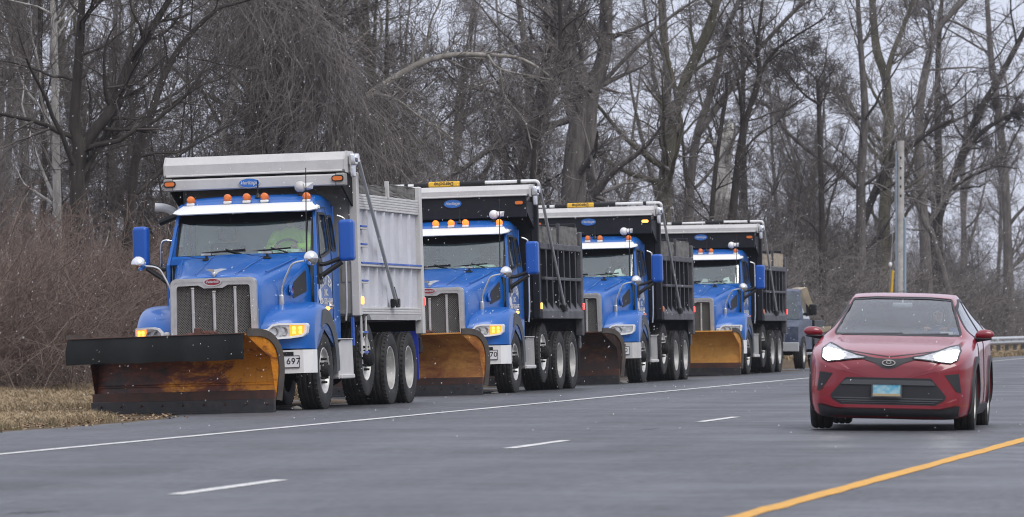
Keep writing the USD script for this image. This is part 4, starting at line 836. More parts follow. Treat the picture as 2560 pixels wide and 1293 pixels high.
    for s in (-1, 1):
        xx, zz = s * (1.19 if silver else 1.10), zc - (0.375 if silver else 0.31)
        yl = 2.425 if silver else 2.50
        ml = obj('shield_marker', extr(rpoly([(xx - 0.085, zz - 0.042), (xx + 0.085, zz - 0.042), (xx + 0.085, zz + 0.042), (xx - 0.085, zz + 0.042)], 0.035), 0.012, 'xz', yl - 0.013), M['black'], t)
        obj('marker_lens', extr(rpoly([(xx - 0.068, zz - 0.028), (xx + 0.068, zz - 0.028), (xx + 0.068, zz + 0.028), (xx - 0.068, zz + 0.028)], 0.025), 0.012, 'xz', yl - 0.022), M['amber_hot'] if (lit_canopy and s > 0) else M['amber'], ml)
    obj('tarp_motor', cat_([rbox(HWs + 0.02, HWs + 0.12, 2.66, 2.86, zc - 0.20, zc - 0.03, 0.03), cyl((HWs + 0.0, 2.76, zc - 0.09), (HWs + 0.15, 2.76, zc - 0.09), 0.06, 14), rbox(HWs + 0.03, HWs + 0.10, 2.68, 2.80, zc - 0.36, zc - 0.16, 0.02)]), M['chrome'], t)
    if not silver:
        # folded tarp bow across the top, with sleeves
        zp, yp = zc + 0.055, 3.0
        xr = HW + 0.115
        lft = cat_([tube(curve([(xr, 3.05, zc - 0.02), (xr, yp, zp - 0.02), (xr - 0.04, yp, zp + 0.012), (xr - 0.12, yp, zp + 0.018)], 10), 0.027, 8), tube([(xr - 0.12, yp, zp + 0.018), (0.35, yp, zp + 0.018)], 0.027, 8), tube([(0.36, yp, zp + 0.012), (-0.86, yp, zp)], 0.024, 8), tube([(-0.86, yp, zp), (-1.25, yp, zp)], 0.027, 8), tube(curve([(-1.25, yp, zp), (-xr, yp, zp - 0.02), (-xr, 3.05, zc - 0.05)], 8), 0.027, 8)])
        bw = obj('tarp_bow', lft, M['white'], t)
        slide = 0.0 if i != 2 else 0.05
        obj('foam_sleeve', tube([(-0.83, yp, zp), (-0.58, yp, zp)], 0.045, 10), M['black'], bw)
        obj('foam_sleeve', tube([(-0.02 , yp, zp + 0.008), (0.42, yp, zp + 0.012)], 0.045, 10), M['black'], bw)
        for xx in (-0.97, 1.02):
            obj('bow_clamp', tube([(xx - 0.03, yp, zp + 0.01), (xx + 0.03, yp, zp + 0.01)], 0.042, 10), M['black'], bw)
        if i < 3:
            ys = obj('yellow_sleeve', cat_([box(-0.58, -0.02, yp - 0.05, yp + 0.05, zp - 0.04, zp + 0.055, 0.02)]), M['yellow_pad'], bw)
            tx = text_on('Deroche', 0.062, True, 0.003); vv = tx.vertices
            obj('sleeve_lettering', tm(np.stack([-vv[:, 0] - 0.30, yp - 0.05 - vv[:, 2], zp + 0.042 - vv[:, 1]], 1), tx.faces), M['ink'], bw, smooth=False)
    if silver:
        for s in (1,):
            lad = cat_([bar((HW + 0.0, Y0 + 0.20, 0.72), (HW, Y0 + 0.20, 1.26), 0.03), bar((HW, Y0 + 0.50, 0.72), (HW, Y0 + 0.50, 1.26), 0.03)] + [box(HW - 0.03, HW + 0.03, Y0 + 0.2, Y0 + 0.5, z, z + 0.03, 0.004) for z in (0.74, 1.02)])
            ld = obj('ladder', lad, M['alu'], t)
            obj('step_strip', cat_([box(HW + 0.032, HW + 0.036, Y0 + 0.21, Y0 + 0.49, z, z + 0.03, 0) for z in (0.74, 1.02)]), M['blue_strip'], ld)
            obj('blue_post', box(HW - 0.1, HW - 0.06, Y0 - 0.02, Y0 + 0.05, 0.85, 1.25, 0.005), M['blue_strip'], t)
    if i == 0:
        obj('placard', box(1.03, 1.20, Y0 - 0.012, Y0 - 0.002, 1.74, 1.96, 0), M['stain_alu'], t)
    # rear chains and hitch pieces
    obj('hitch_plate', cat_([box(-1.18, 1.18, Y1 + 0.03, Y1 + 0.12, 0.95, 1.22), box(0.9, 1.2, Y1 + 0.03, Y1 + 0.2, 0.72, 0.95), cyl((1.1, Y1 + 0.1, 0.80), (1.1, Y1 + 0.3, 0.80), 0.09, 12)]), M['chassis'] if silver else M['greysteel'], t)
    # ---- plow
    b = plow(t, *plow_args)
    c = plow_args[1]
    obj('plow_lift', cat_([bar((-0.25, -0.25, 0.55), (-0.10, 0.0, 1.02), 0.08), cyl((-0.30, -0.30, 1.04), (0.10, -0.30, 1.055), 0.035, 10), rbox(-0.20, -0.12, -0.35, -0.24, 1.0, 1.14, 0.015), rbox(-0.10, 0.06, -0.34, -0.26, 1.02, 1.10, 0.015), cyl((0.10, -0.30, 1.03), (0.10, -0.30, 1.11), 0.018, 8)] + [sphere((x, -0.33, 1.07), 0.018, 1) for x in (-0.16, -0.06, 0.02, 0.09)]), M['rustred'], t)
    return t

PC = (-0.21, -0.71, 0.0)
trucks = []
T_SPEC = [
    (0, -3.92, 66.0, 1.8, 'silver', (31.4, PC, 1.70, 'plow1', 'rust stained orange plow blade with a long black rubber flap'), '8C 697', False, True, False, 'blue dump truck with a silver aluminium dump body, nearest in the row', 0.0),
    (1, -1.335, 82.8, 1.6, 'black', (31.4, PC, 1.70, 'plow2', 'golden worn plow blade with a dark edge', (-1.2, 0.82)), '25770', True, True, False, 'blue dump truck with black body and lit orange roof lamps, behind the silver bodied one', 0.03),
    (2, 1.22, 97.8, 1.4, 'black', (31.4, PC, 1.70, 'plow3', 'dark rusty plow blade', (0, -1)), '5780', False, False, True, 'blue dump truck with black body and dark rusty plow, third in the row', 0.03),
    (3, 4.12, 115.0, 0.9, 'black', (13.0, (-0.20, -0.72, 0.0), 1.62, 'plow4', 'faded yellow plow blade with brown patches', (0, -1)), '5784', False, False, False, 'blue dump truck with black body and faded yellow plow, farthest of the row', 0.02),
]
for a in T_SPEC: trucks.append(make_truck(*a))
def truck_point(k, p):
    """a point of truck k in the world"""
    m = UsdGeom.Xformable(trucks[k]).GetLocalTransformation()
    return np.array(m.Transform(Gf.Vec3d(*map(float, p))))
# ---------------------------------------------------------------- people at the wheel
def capsule(a, ra, b, rb):
    return m3.Manifold.batch_hull([m3.Manifold.sphere(ra, 14).translate(tuple(a)), m3.Manifold.sphere(rb, 14).translate(tuple(b))])
def chain(js): return [capsule(p, r, q, s) for (p, r), (q, s) in zip(js[:-1], js[1:])]
def soft(parts, size=0.02, it=8):
    m = parts[0]
    for p in parts[1:]: m = m + p
    t = mf(m.refine_to_length(size)); t = trimesh.Trimesh(t.vertices, t.faces); trimesh.smoothing.filter_taubin(t, iterations=it); return t
def driver(loc_fn, hands, jacket, label, name='person', s=1.0, turn=0.0):
    """a seated driver; the hip is the origin, facing -y; hands: two wrist points"""
    sh = [np.array((-0.19, -0.03, 0.50)), np.array((0.19, -0.03, 0.50))]
    trunk = [m3.Manifold.batch_hull([m3.Manifold.sphere(r, 16).translate(c) for c, r in (((-0.11, 0, 0.02), 0.11), ((0.11, 0, 0.02), 0.11), ((-0.10, -0.02, 0.25), 0.115), ((0.10, -0.02, 0.25), 0.115))]),
             m3.Manifold.batch_hull([m3.Manifold.sphere(r, 16).translate(c) for c, r in (((-0.10, -0.02, 0.25), 0.115), ((0.10, -0.02, 0.25), 0.115), ((-0.15, -0.01, 0.47), 0.075), ((0.15, -0.01, 0.47), 0.075))])]
    arms, hand = [], []
    for k, w in enumerate(hands):
        w = np.array(w, float); el = (sh[k] + w) / 2 + np.array(((-0.10 if k == 0 else 0.10), 0.03, -0.10))
        arms.append([(sh[k], 0.062), (el, 0.048), (w, 0.034)])
        d = (w - el) / np.linalg.norm(w - el); sx = -1 if k else 1
        palm = w + d * 0.06
        hs = chain([(w, 0.027), (palm + np.array((0, 0, 0.005)), 0.034)])
        for f in range(4):                          # fingers closed round the rim
            o = palm + np.array(((f - 1.5) * 0.019, 0, 0.012)); L = (0.062, 0.070, 0.066, 0.052)[f] / 3
            p1 = o + d * 0.028; p2 = p1 + np.array((0, -0.7, -0.45)) * L * 1.2; p3 = p2 + np.array((0, 0.25, -0.95)) * L
            hs += chain([(o, 0.0095), (p1, 0.009), (p2, 0.0085), (p3, 0.0075)])
        th = palm + np.array((sx * 0.03, 0, 0)); hs += chain([(th - d * 0.02, 0.012), (th + np.array((sx * 0.028, -0.015, 0.012)), 0.010), (th + np.array((sx * 0.030, -0.045, 0.006)), 0.0085)])
        hand += hs
    legs = []
    for k in (-1, 1): legs += chain([((k * 0.09, 0, 0.02), 0.09), ((k * 0.13, -0.42, 0.06), 0.065), ((k * 0.12, -0.55, -0.32), 0.045), ((k * 0.12, -0.62, -0.36), 0.04)])
    hc = np.array((0, -0.05, 0.73))
    head = [m3.Manifold.sphere(1.0, 24).scale((0.074, 0.093, 0.108)).translate(tuple(hc + (0, 0.008, 0.022))), m3.Manifold.batch_hull([m3.Manifold.sphere(0.052, 14).translate(tuple(hc + (0, -0.03, -0.055))), m3.Manifold.sphere(0.06, 14).translate(tuple(hc + (0, -0.015, 0.0)))]),
            capsule((0, -0.0, 0.53), 0.058, (0, -0.03, 0.66), 0.052), capsule(hc + (0, -0.088, 0.015), 0.009, hc + (0, -0.107, -0.018), 0.014), m3.Manifold.sphere(0.018, 10).scale((1.5, 0.6, 0.5)).translate(tuple(hc + (0, -0.078, -0.055)))]
    for k in (-1, 1):
        head += [m3.Manifold.sphere(1.0, 10).scale((0.012, 0.022, 0.032)).translate(tuple(hc + (k * 0.075, 0.012, 0.0)))]
    body = soft(trunk + sum([chain(a) for a in arms], []) + legs + head + hand, 0.014, 6)
    coat = soft([t_.scale((1.08, 1.12, 1.0)) for t_ in trunk] + [m3.Manifold.batch_hull([m3.Manifold.sphere(0.085, 14).translate((-0.10, -0.01, 0.50)), m3.Manifold.sphere(0.085, 14).translate((0.10, -0.01, 0.50)), m3.Manifold.sphere(0.07, 14).translate((0, -0.015, 0.56))])] + sum([chain([(p, r + 0.022) for p, r in a]) for a in arms], []), 0.018, 8)
    hair = soft([(m3.Manifold.sphere(1.0, 24).scale((0.083, 0.098, 0.112)).translate(tuple(hc + (0, 0.016, 0.03)))) - m3.Manifold.cube((0.4, 0.4, 0.4), True).translate(tuple(hc + (0, -0.235, -0.16)))- m3.Manifold.cube((0.4, 0.14, 0.4), True).translate(tuple(hc + (0, -0.10, -0.16)))], 0.02, 3)
    def put(m): return loc_fn(rotz(m, turn))
    t = thing(name, label, 'person')
    b = obj('body', put(body), M['skin'], t, smooth=True)
    obj('jacket', put(coat), M[jacket], b, smooth=True); obj('hair', put(hair), M['hair'], b, smooth=True)
    obj('eyes', put(cat_([sphere(hc + (k * 0.031, -0.078, 0.022), 0.0115, 1) for k in (-1, 1)])), M['hair'], b, smooth=True)
    return t
def in_truck(k, off):
    mt = np.array(UsdGeom.Xformable(trucks[k]).GetLocalTransformation()).T
    def f(m):
        m = move(m, off); m.apply_transform(mt); return m
    return f
driver(in_truck(0, (0.48, 2.56, 1.90)), [(-0.17, -0.28, 0.33), (0.17, -0.28, 0.33)], 'hivis', 'driver in a lime safety jacket behind the wheel of the silver bodied truck')

# ---------------------------------------------------------------- the red car
from scipy.interpolate import PchipInterpolator
CAR = dict(X=4.01, Y=53.0)
ST = np.array([  # y, half width, top z, half width of the top, shoulder half width, shoulder z, sill z
    (0.000, 0.52, 0.690, 0.40, 0.50, 0.640, 0.22), (0.030, 0.63, 0.765, 0.50, 0.61, 0.690, 0.17), (0.11, 0.755, 0.825, 0.58, 0.735, 0.740, 0.14), (0.26, 0.825, 0.875, 0.64, 0.80, 0.800, 0.13),
    (0.55, 0.880, 0.935, 0.67, 0.855, 0.865, 0.13), (0.90, 0.897, 0.985, 0.69, 0.865, 0.915, 0.13), (1.14, 0.897, 1.025, 0.70, 0.86, 0.950, 0.13), (1.50, 0.893, 1.215, 0.635, 0.855, 0.975, 0.13),
    (1.80, 0.888, 1.365, 0.59, 0.85, 0.985, 0.13), (2.02, 0.886, 1.455, 0.575, 0.85, 0.99, 0.13), (2.45, 0.886, 1.497, 0.575, 0.85, 1.005, 0.13), (3.00, 0.893, 1.482, 0.56, 0.86, 1.03, 0.13),
    (3.55, 0.900, 1.405, 0.53, 0.86, 1.06, 0.14), (3.95, 0.885, 1.265, 0.50, 0.83, 1.06, 0.17), (4.22, 0.84, 1.10, 0.48, 0.77, 1.00, 0.22), (4.33, 0.76, 0.98, 0.44, 0.68, 0.93, 0.28)])
SY = np.concatenate([[0, 0.012, 0.03, 0.055, 0.085], np.linspace(0.12, 4.25, 66), [4.30, 4.33]])
PR = [PchipInterpolator(ST[:, 0], ST[:, k])(SY) for k in range(1, 7)]
def car_sec(w, zt, wt, ws, zs, z0, shrink=0.0):
    p = [(0, z0), (0.55 * w, z0), (0.88 * w, z0 + 0.02), (0.975 * w, z0 + 0.12), (w, 0.42), (w * 0.997, 0.60), ((w + ws) / 2 + 0.006, (0.60 + zs) / 2 + 0.03), (ws, zs), ((ws * 0.45 + wt * 0.55), zs + (zt - zs) * 0.5), (wt, zt - 0.042), (wt * 0.88, zt - 0.014), (wt * 0.5, zt - 0.002), (0, zt)]
    return curve([(a, 0, b) for a, b in p], 46)[:, [0, 2]]
secs = []
for k, y in enumerate(SY):
    h = car_sec(*[q[k] for q in PR]); full = np.vstack([h, [(-a, b) for a, b in h[-2:0:-1]]])
    secs.append(np.column_stack([full[:, 0], np.full(len(full), y), full[:, 1]]))
shell = loft(secs); shell.merge_vertices(); shell.fix_normals()
shell_m = to_m(shell)
# inside of the cabin, then the openings
csecs = []
for k, y in enumerate(SY):
    if 1.22 < y < 3.75:
        v = [q[k] for q in PR]; h = car_sec(v[0] - 0.06, v[1] - 0.055, v[2] - 0.045, v[3] - 0.06, v[4], 0.45); full = np.vstack([h, [(-a, b) for a, b in h[-2:0:-1]]])
        csecs.append(np.column_stack([full[:, 0], np.full(len(full), y), full[:, 1]]))
cin = loft(csecs); cin.merge_vertices(); cin.fix_normals()
wsp = rpoly([(-0.70, 1.028), (0.70, 1.028), (0.545, 1.425), (0.30, 1.445), (-0.30, 1.445), (-0.545, 1.425)], 0.03)
swp = rpoly([(1.42, 1.03), (1.86, 1.335), (2.2, 1.415), (2.7, 1.425), (3.05, 1.39), (3.30, 1.16), (3.2, 1.09), (1.6, 1.02)], 0.04)
def as_m(t): t = t.copy(); t.merge_vertices(); t.fix_normals(); return to_m(t)
wsc = as_m(extr(wsp, 1.4, 'xz', 0.9))
side_cut = as_m(extr(swp, 2.4, 'yz', -1.2))
wells = m3.Manifold()
for y in (0.86, 3.46):
    for s in (-1, 1): wells = wells + as_m(cyl((s * 0.50, y, 0.36), (s * 1.1, y, 0.36), 0.385, 32))
cabin_cut = (wsc + side_cut) ^ (shell_m - m3.Manifold.cube((3, 1.1, 3), False).translate((-1.5, -0.01, 0)))
body = shell_m - as_m(cin) - wsc - side_cut - wells
RZ = lambda z: z
car = thing('car', 'red crossover car with bright headlamps driving towards the viewer', 'car', (CAR['X'], CAR['Y'], 0), rz=-8.6, ry=1.1)
obj('body', mf(body), M['car_red'], car, smooth=38)
from trimesh.ray.ray_pyembree import RayMeshIntersector as _RI
_ri = _RI(shell)
def project(m, axis, off):
    """push the patch's own thickness onto the shell, seen along y (front) or x (side)"""
    v = np.array(m.vertices); d = np.zeros((len(v), 3)); o = np.zeros((len(v), 3)); a = 1 if axis == 'y' else 0
    keep = [0, 2] if axis == 'y' else [1, 2]
    o[:, keep] = v[:, keep]; o[:, a] = -3.0 if axis == 'y' else 3.0; d[:, a] = 1 if axis == 'y' else -1
    loc, ir, _ = _ri.intersects_location(o, d, multiple_hits=False)
    hit = np.full(len(v), np.nan); hit[ir] = loc[:, a]
    bad = np.isnan(hit)
    if bad.any():
        from scipy.spatial import cKDTree
        _, n = cKDTree(v[~bad][:, keep]).query(v[bad][:, keep]); hit[bad] = hit[~bad][n]
    v[:, a] = hit + v[:, a] + off
    return tm(v, m.faces)
def fpatch(pl, t=0.012, off=-0.012, size=0.035, src=None):
    return project(grid_extr((pl, t, 'xz', 0.0), size), 'y', off)
def spatch(pl, s, t=0.01, off=-0.004, size=0.06):
    m = project(grid_extr((pl, t, 'yz', 0.0), size), 'x', off); return m if s > 0 else mirror(m)
both = lambda pl: shapely.union_all([pl, sa.scale(pl, -1, 1, origin=(0, 0))])
wg = obj('windscreen', fpatch(wsp.buffer(0.004), 0.006, 0.004, 0.05), M['car_glass'], car, smooth=True)
obj('windscreen_seal', fpatch(wsp.buffer(0.008).difference(wsp.buffer(-0.016)), 0.006, -0.003, 0.05), M['car_black'], wg)
for s in (-1, 1):
    g = obj('side_window', spatch(swp.buffer(0.004), s, 0.006, -0.006), M['car_glass'], car, smooth=True)
    obj('window_trim', spatch(swp.buffer(0.018).difference(swp.buffer(-0.012)), s, 0.008, -0.002), M['car_black'], g)
    obj('door_pillar', spatch(sg.Polygon([(2.36, 1.03), (2.44, 1.03), (2.46, 1.41), (2.39, 1.41)]), s, 0.006, 0.001), M['car_black'], g)
    obj('wheel_arch', spatch(sg.Point(0.86, 0.36).buffer(0.455).difference(sg.Point(0.86, 0.36).buffer(0.382)).intersection(sg.box(0, 0.2, 5, 1)), s, 0.02, -0.002), M['car_black'], car)
    obj('wheel_arch', spatch(sg.Point(3.46, 0.36).buffer(0.455).difference(sg.Point(3.46, 0.36).buffer(0.382)).intersection(sg.box(0, 0.2, 5, 1)), s, 0.02, -0.002), M['car_black'], car)
    obj('sill', spatch(sg.box(1.25, 0.17, 3.06, 0.29), s, 0.02, -0.002), M['car_black'], car)
    obj('door_seam', spatch(sg.LineString([(1.36, 0.30), (1.34, 0.95)]).buffer(0.006), s, 0.006, 0.0), M['car_black'], car)
    obj('door_seam', spatch(sg.LineString([(2.42, 0.30), (2.42, 1.0)]).buffer(0.006), s, 0.006, 0.0), M['car_black'], car)
lampA = sg.Polygon([(0.745, 0.875), (0.70, 0.935), (0.62, 0.915), (0.50, 0.865), (0.36, 0.822), (0.25, 0.800), (0.27, 0.782), (0.40, 0.772), (0.52, 0.755), (0.66, 0.742), (0.725, 0.775)])
beamA = sg.Polygon([(0.725, 0.875), (0.69, 0.888), (0.54, 0.858), (0.475, 0.815), (0.50, 0.785), (0.56, 0.768), (0.66, 0.757), (0.715, 0.785)])
band = sg.Polygon([(-0.34, 0.822), (-0.15, 0.785), (0.0, 0.777), (0.15, 0.785), (0.34, 0.822), (0.30, 0.778), (0.16, 0.735), (0.07, 0.685), (0, 0.672), (-0.07, 0.685), (-0.16, 0.735), (-0.30, 0.778)])
obj('upper_grille', fpatch(band, 0.014, -0.008, 0.03), M['car_black'], car)
for s in (-1, 1):
    f = (lambda p: p) if s > 0 else (lambda p: sa.scale(p, -1, 1, origin=(0, 0)))
    h = obj('headlight', fpatch(f(lampA), 0.016, -0.012, 0.03), M['lens'], car)
    obj('headlight_rim', fpatch(f(lampA.buffer(0.008).difference(lampA.buffer(-0.006))), 0.016, -0.015, 0.03), M['car_black'], h)
    obj('lit_lamp', fpatch(f(beamA), 0.012, -0.022, 0.03), M['beam'], h)
    obj('side_intake', fpatch(f(sg.Polygon([(0.60, 0.615), (0.745, 0.63), (0.775, 0.42), (0.72, 0.44), (0.68, 0.50)])), 0.012, -0.006, 0.03), M['car_black'], car)
obj('emblem', fpatch(ellipse(0, 0.735, 0.072, 0.034).difference(ellipse(0, 0.735, 0.062, 0.025)).union(ellipse(0, 0.742, 0.028, 0.018).difference(ellipse(0, 0.742, 0.021, 0.011))), 0.010, -0.020, 0.03), M['stain_alu'], car)
lg = poly([(-0.455, 0.575), (0.455, 0.575), (0.62, 0.385), (0.60, 0.34), (0.50, 0.285), (-0.50, 0.285), (-0.60, 0.34), (-0.62, 0.385)])
obj('lower_grille', fpatch(lg, 0.012, -0.006, 0.04), M['car_black'], car)
for z in (0.545, 0.355, 0.33, 0.305):
    ln = sg.LineString([(-0.7, z), (0.7, z)]).buffer(0.006).intersection(lg.buffer(-0.02)); obj('grille_slat', fpatch(ln, 0.012, -0.014, 0.05), M['flare'], car)
obj('grille_crossbar', fpatch(sg.box(-0.5, 0.50, 0.5, 0.54).intersection(lg.buffer(-0.01)), 0.02, -0.02, 0.05), M['flare'], car)
obj('red_lip', fpatch(poly([(-0.74, 0.355), (-0.62, 0.308), (-0.50, 0.285), (0.50, 0.285), (0.62, 0.308), (0.74, 0.355), (0.74, 0.300), (0.55, 0.252), (-0.55, 0.252), (-0.74, 0.300)]), 0.04, -0.040, 0.04), M['car_red'], car)
obj('lower_bumper', fpatch(poly([(-0.76, 0.285), (-0.56, 0.238), (0.56, 0.238), (0.76, 0.285), (0.74, 0.15), (0.5, 0.135), (-0.5, 0.135), (-0.74, 0.15)]), 0.03, -0.026, 0.04), M['car_black'], car)
pl = obj('license_plate', bend(box(-0.155, 0.155, 0, 0.008, 0.375, 0.510, 0.002), 0.1, lambda q: q + [-0.012, -0.045, 0]), M['plate_cyan'], car)
obj('plate_band', box(-0.165, 0.141, -0.050, -0.046, 0.377, 0.405, 0.001), M['plate_tan'], pl)
obj('plate_frame', extr(sg.box(-0.175, 0.366, 0.151, 0.518).difference(sg.box(-0.160, 0.380, 0.136, 0.503)), 0.006, 'xz', -0.052), M['greysteel'], pl)
obj('skid_bar', box(-0.34, 0.34, 0.12, 0.20, 0.145, 0.165, 0.006), M['galv'], car)
for s in (-1, 1):
    for y in (0.86, 3.46):
        ty = lathe([(0.215, -0.10), (0.26, -0.112), (0.31, -0.108), (0.33, -0.085), (0.335, -0.05), (0.325, -0.04), (0.325, -0.03), (0.335, -0.02), (0.335, 0.02), (0.325, 0.03), (0.325, 0.04), (0.335, 0.05), (0.33, 0.085), (0.31, 0.108), (0.26, 0.112), (0.215, 0.10)], 44)
        rm = cat_([lathe([(0.218, -0.10), (0.218, 0.095), (0.205, 0.10), (0.195, 0.085), (0.19, -0.05), (0.0, -0.05)], 36)] + [rot(box(0.055, 0.085, -0.028, 0.028, 0.02, 0.20, 0.008), a * 36, [1, 0, 0]) for a in range(10)] + [lathe([(0.055, 0.05), (0.05, 0.095), (0, 0.1)], 20)])
        pt = lambda m: move(m if s > 0 else mirror(m), (s * 0.775, y, 0.335))
        w = obj('wheel', pt(ty), M['rubber'], car); obj('rim', pt(rm), M['rim'], w)
    a = obj('mirror', hull(np.vstack([sphere((s * 0.945, 1.40, 1.055), 1, 2, (0.10, 0.055, 0.052)).vertices, sphere((s * 0.87, 1.42, 1.04), 0.035, 1).vertices])), M['car_red'], car, smooth=True)
    obj('mirror_base', cat_([hull(np.vstack([sphere((s * 0.93, 1.41, 1.005), 1, 2, (0.095, 0.05, 0.02)).vertices, sphere((s * 0.83, 1.46, 0.99), 0.03, 1).vertices]))]), M['car_black'], a, smooth=True)
obj('hood_seam', fpatch(sg.LineString([(-0.66, 0.93), (-0.5, 0.868), (-0.3, 0.838), (0, 0.80), (0.3, 0.838), (0.5, 0.868), (0.66, 0.93)]).buffer(0.005), 0.006, -0.004, 0.03), M['car_black'], car)
obj('wiper', cat_([fpatch(sg.LineString([(-0.60, 1.035), (0.05, 1.05)]).buffer(0.008), 0.015, -0.012, 0.05), fpatch(sg.LineString([(0.02, 1.035), (0.55, 1.05)]).buffer(0.008), 0.015, -0.012, 0.05)]), M['car_black'], car, kind='stuff')
obj('underbody', box(-0.70, 0.70, 0.3, 4.1, 0.17, 0.30), M['car_black'], car)
# inside
obj('car_dashboard', cat_([hull([(x, y, z) for x in (-0.76, 0.76) for y, z in ((1.24, 0.98), (1.30, 1.015), (1.62, 1.01), (1.75, 0.93), (1.72, 0.6), (1.3, 0.6))])]), M['seat'], car)
for x in (-0.37, 0.37):
    obj('car_seat', cat_([rbox(x - 0.25, x + 0.25, 2.0, 2.5, 0.50, 0.62, 0.05), rot(rbox(x - 0.24, x + 0.24, 2.40, 2.54, 0.55, 1.13, 0.06), -10, [1, 0, 0], (x, 2.45, 0.55)), rbox(x - 0.13, x + 0.13, 2.53, 2.63, 1.13, 1.31, 0.045)]), M['seat'], car)
obj('rear_bench', cat_([rbox(-0.62, 0.62, 3.15, 3.3, 0.55, 1.12, 0.06)] + [rbox(x - 0.12, x + 0.12, 3.2, 3.28, 1.12, 1.24, 0.03) for x in (-0.4, 0.4)]), M['seat'], car)
sw = trimesh.creation.torus(0.18, 0.015, major_sections=28, minor_sections=8); sw = move(rot(sw, 65, [1, 0, 0]), (0.37, 1.85, 1.0))
obj('car_steering_wheel', cat_([sw, bar((0.22, 1.85, 1.0), (0.52, 1.85, 1.0), 0.03), cyl((0.37, 1.70, 0.93), (0.37, 1.85, 1.0), 0.03, 8)]), M['black'], car)
obj('rear_view_mirror', cat_([rbox(-0.11, 0.11, 1.90, 1.93, 1.335, 1.385, 0.012), cyl((0, 1.92, 1.38), (0, 1.97, 1.43), 0.012, 6)]), M['galv'], car)
obj('windscreen_sticker', box(0.46, 0.60, 1.335, 1.34, 1.045, 1.075, 0), M['plate'], car)
mt_car = np.array(UsdGeom.Xformable(car).GetLocalTransformation()).T
def in_car(m):
    m = move(m, (0.37, 2.36, 0.60)); m.apply_scale(0.9) if False else None; m.apply_transform(mt_car); return m
def in_car2(m):
    m = m.copy(); m.apply_scale(0.86); m = move(m, (0.37, 2.33, 0.62)); m.apply_transform(mt_car); return m
driver(in_car2, [(-0.15, -0.44, 0.53), (0.15, -0.44, 0.53)], 'jacket_blue', 'driver in a dark blue jacket behind the wheel of the red car')
# ---------------------------------------------------------------- bare trees
def grow(start, d, length, n, wob, up, rg):
    B = len(start); P = np.zeros((B, n, 3)); P[:, 0] = start; d = d / np.linalg.norm(d, axis=1, keepdims=True); st = (length / (n - 1))[:, None]
    for k in range(1, n):
        d = d + rg.normal(0, wob, (B, 3)) + np.array([0, 0, up]); d /= np.linalg.norm(d, axis=1, keepdims=True); P[:, k] = P[:, k - 1] + d * st
    return P
def tubes(P, R, sides):
    """many tapered tubes at once: P (B, n, 3), R (B, n)"""
    B, n, _ = P.shape; t = np.gradient(P, axis=1); t /= np.linalg.norm(t, axis=2, keepdims=True) + 1e-9
    ref = np.where(np.abs(t[:, :1, 2:3]) < 0.8, np.array([0, 0, 1.0]), np.array([1.0, 0.2, 0])); ref = np.repeat(ref, n, 1)
    a = np.cross(t, ref); a /= np.linalg.norm(a, axis=2, keepdims=True) + 1e-9; b = np.cross(t, a)
    an = np.arange(sides) * 2 * PI / sides
    v = P[:, :, None] + R[:, :, None, None] * (a[:, :, None] * np.cos(an)[:, None] + b[:, :, None] * np.sin(an)[:, None])
    bi, i, j = np.meshgrid(np.arange(B), np.arange(n - 1), np.arange(sides), indexing='ij'); o = bi * n * sides
    q = np.stack([o + i * sides + j, o + (i + 1) * sides + j, o + (i + 1) * sides + (j + 1) % sides, o + i * sides + (j + 1) % sides], -1).reshape(-1, 4)
    return tm(v.reshape(-1, 3), quads(q))
def kids(P, R, per, t0, t1, ang, lf, rf, n, wob, up, rg, lmin=0.0):
    """child branches of the paths P; per is how many each parent gets"""
    B, m, _ = P.shape; idx = np.repeat(np.arange(B), per) if np.ndim(per) == 0 else np.repeat(np.arange(B), per); K = len(idx)
    u = rg.uniform(t0, t1, K) * (m - 1); i = np.minimum(u.astype(int), m - 2); w = (u - i)[:, None]
    a, b = P[idx, i], P[idx, i + 1]; s = a + (b - a) * w; t = b - a; t /= np.linalg.norm(t, axis=1, keepdims=True) + 1e-9
    r = R[idx, i] * (1 - w[:, 0]) + R[idx, i + 1] * w[:, 0]
    q = rg.normal(size=(K, 3)); q -= (q * t).sum(1, keepdims=True) * t; q /= np.linalg.norm(q, axis=1, keepdims=True) + 1e-9
    g = np.radians(rg.normal(ang, 12, K))[:, None]; d = t * np.cos(g) + q * np.sin(g)
    plen = np.linalg.norm(np.diff(P, axis=1), axis=2).sum(1)[idx]
    L = np.maximum(plen * lf * rg.uniform(0.55, 1.25, K) * (1.1 - 0.6 * u / (m - 1)), lmin)
    C = grow(s, d, L, n, wob, up, rg)
    r0 = np.minimum(r * rf * rg.uniform(0.7, 1.15, K), r * 0.9)
    RC = r0[:, None] * np.linspace(1, 0.22, n)[None]
    return C, np.maximum(RC, 0.0028)
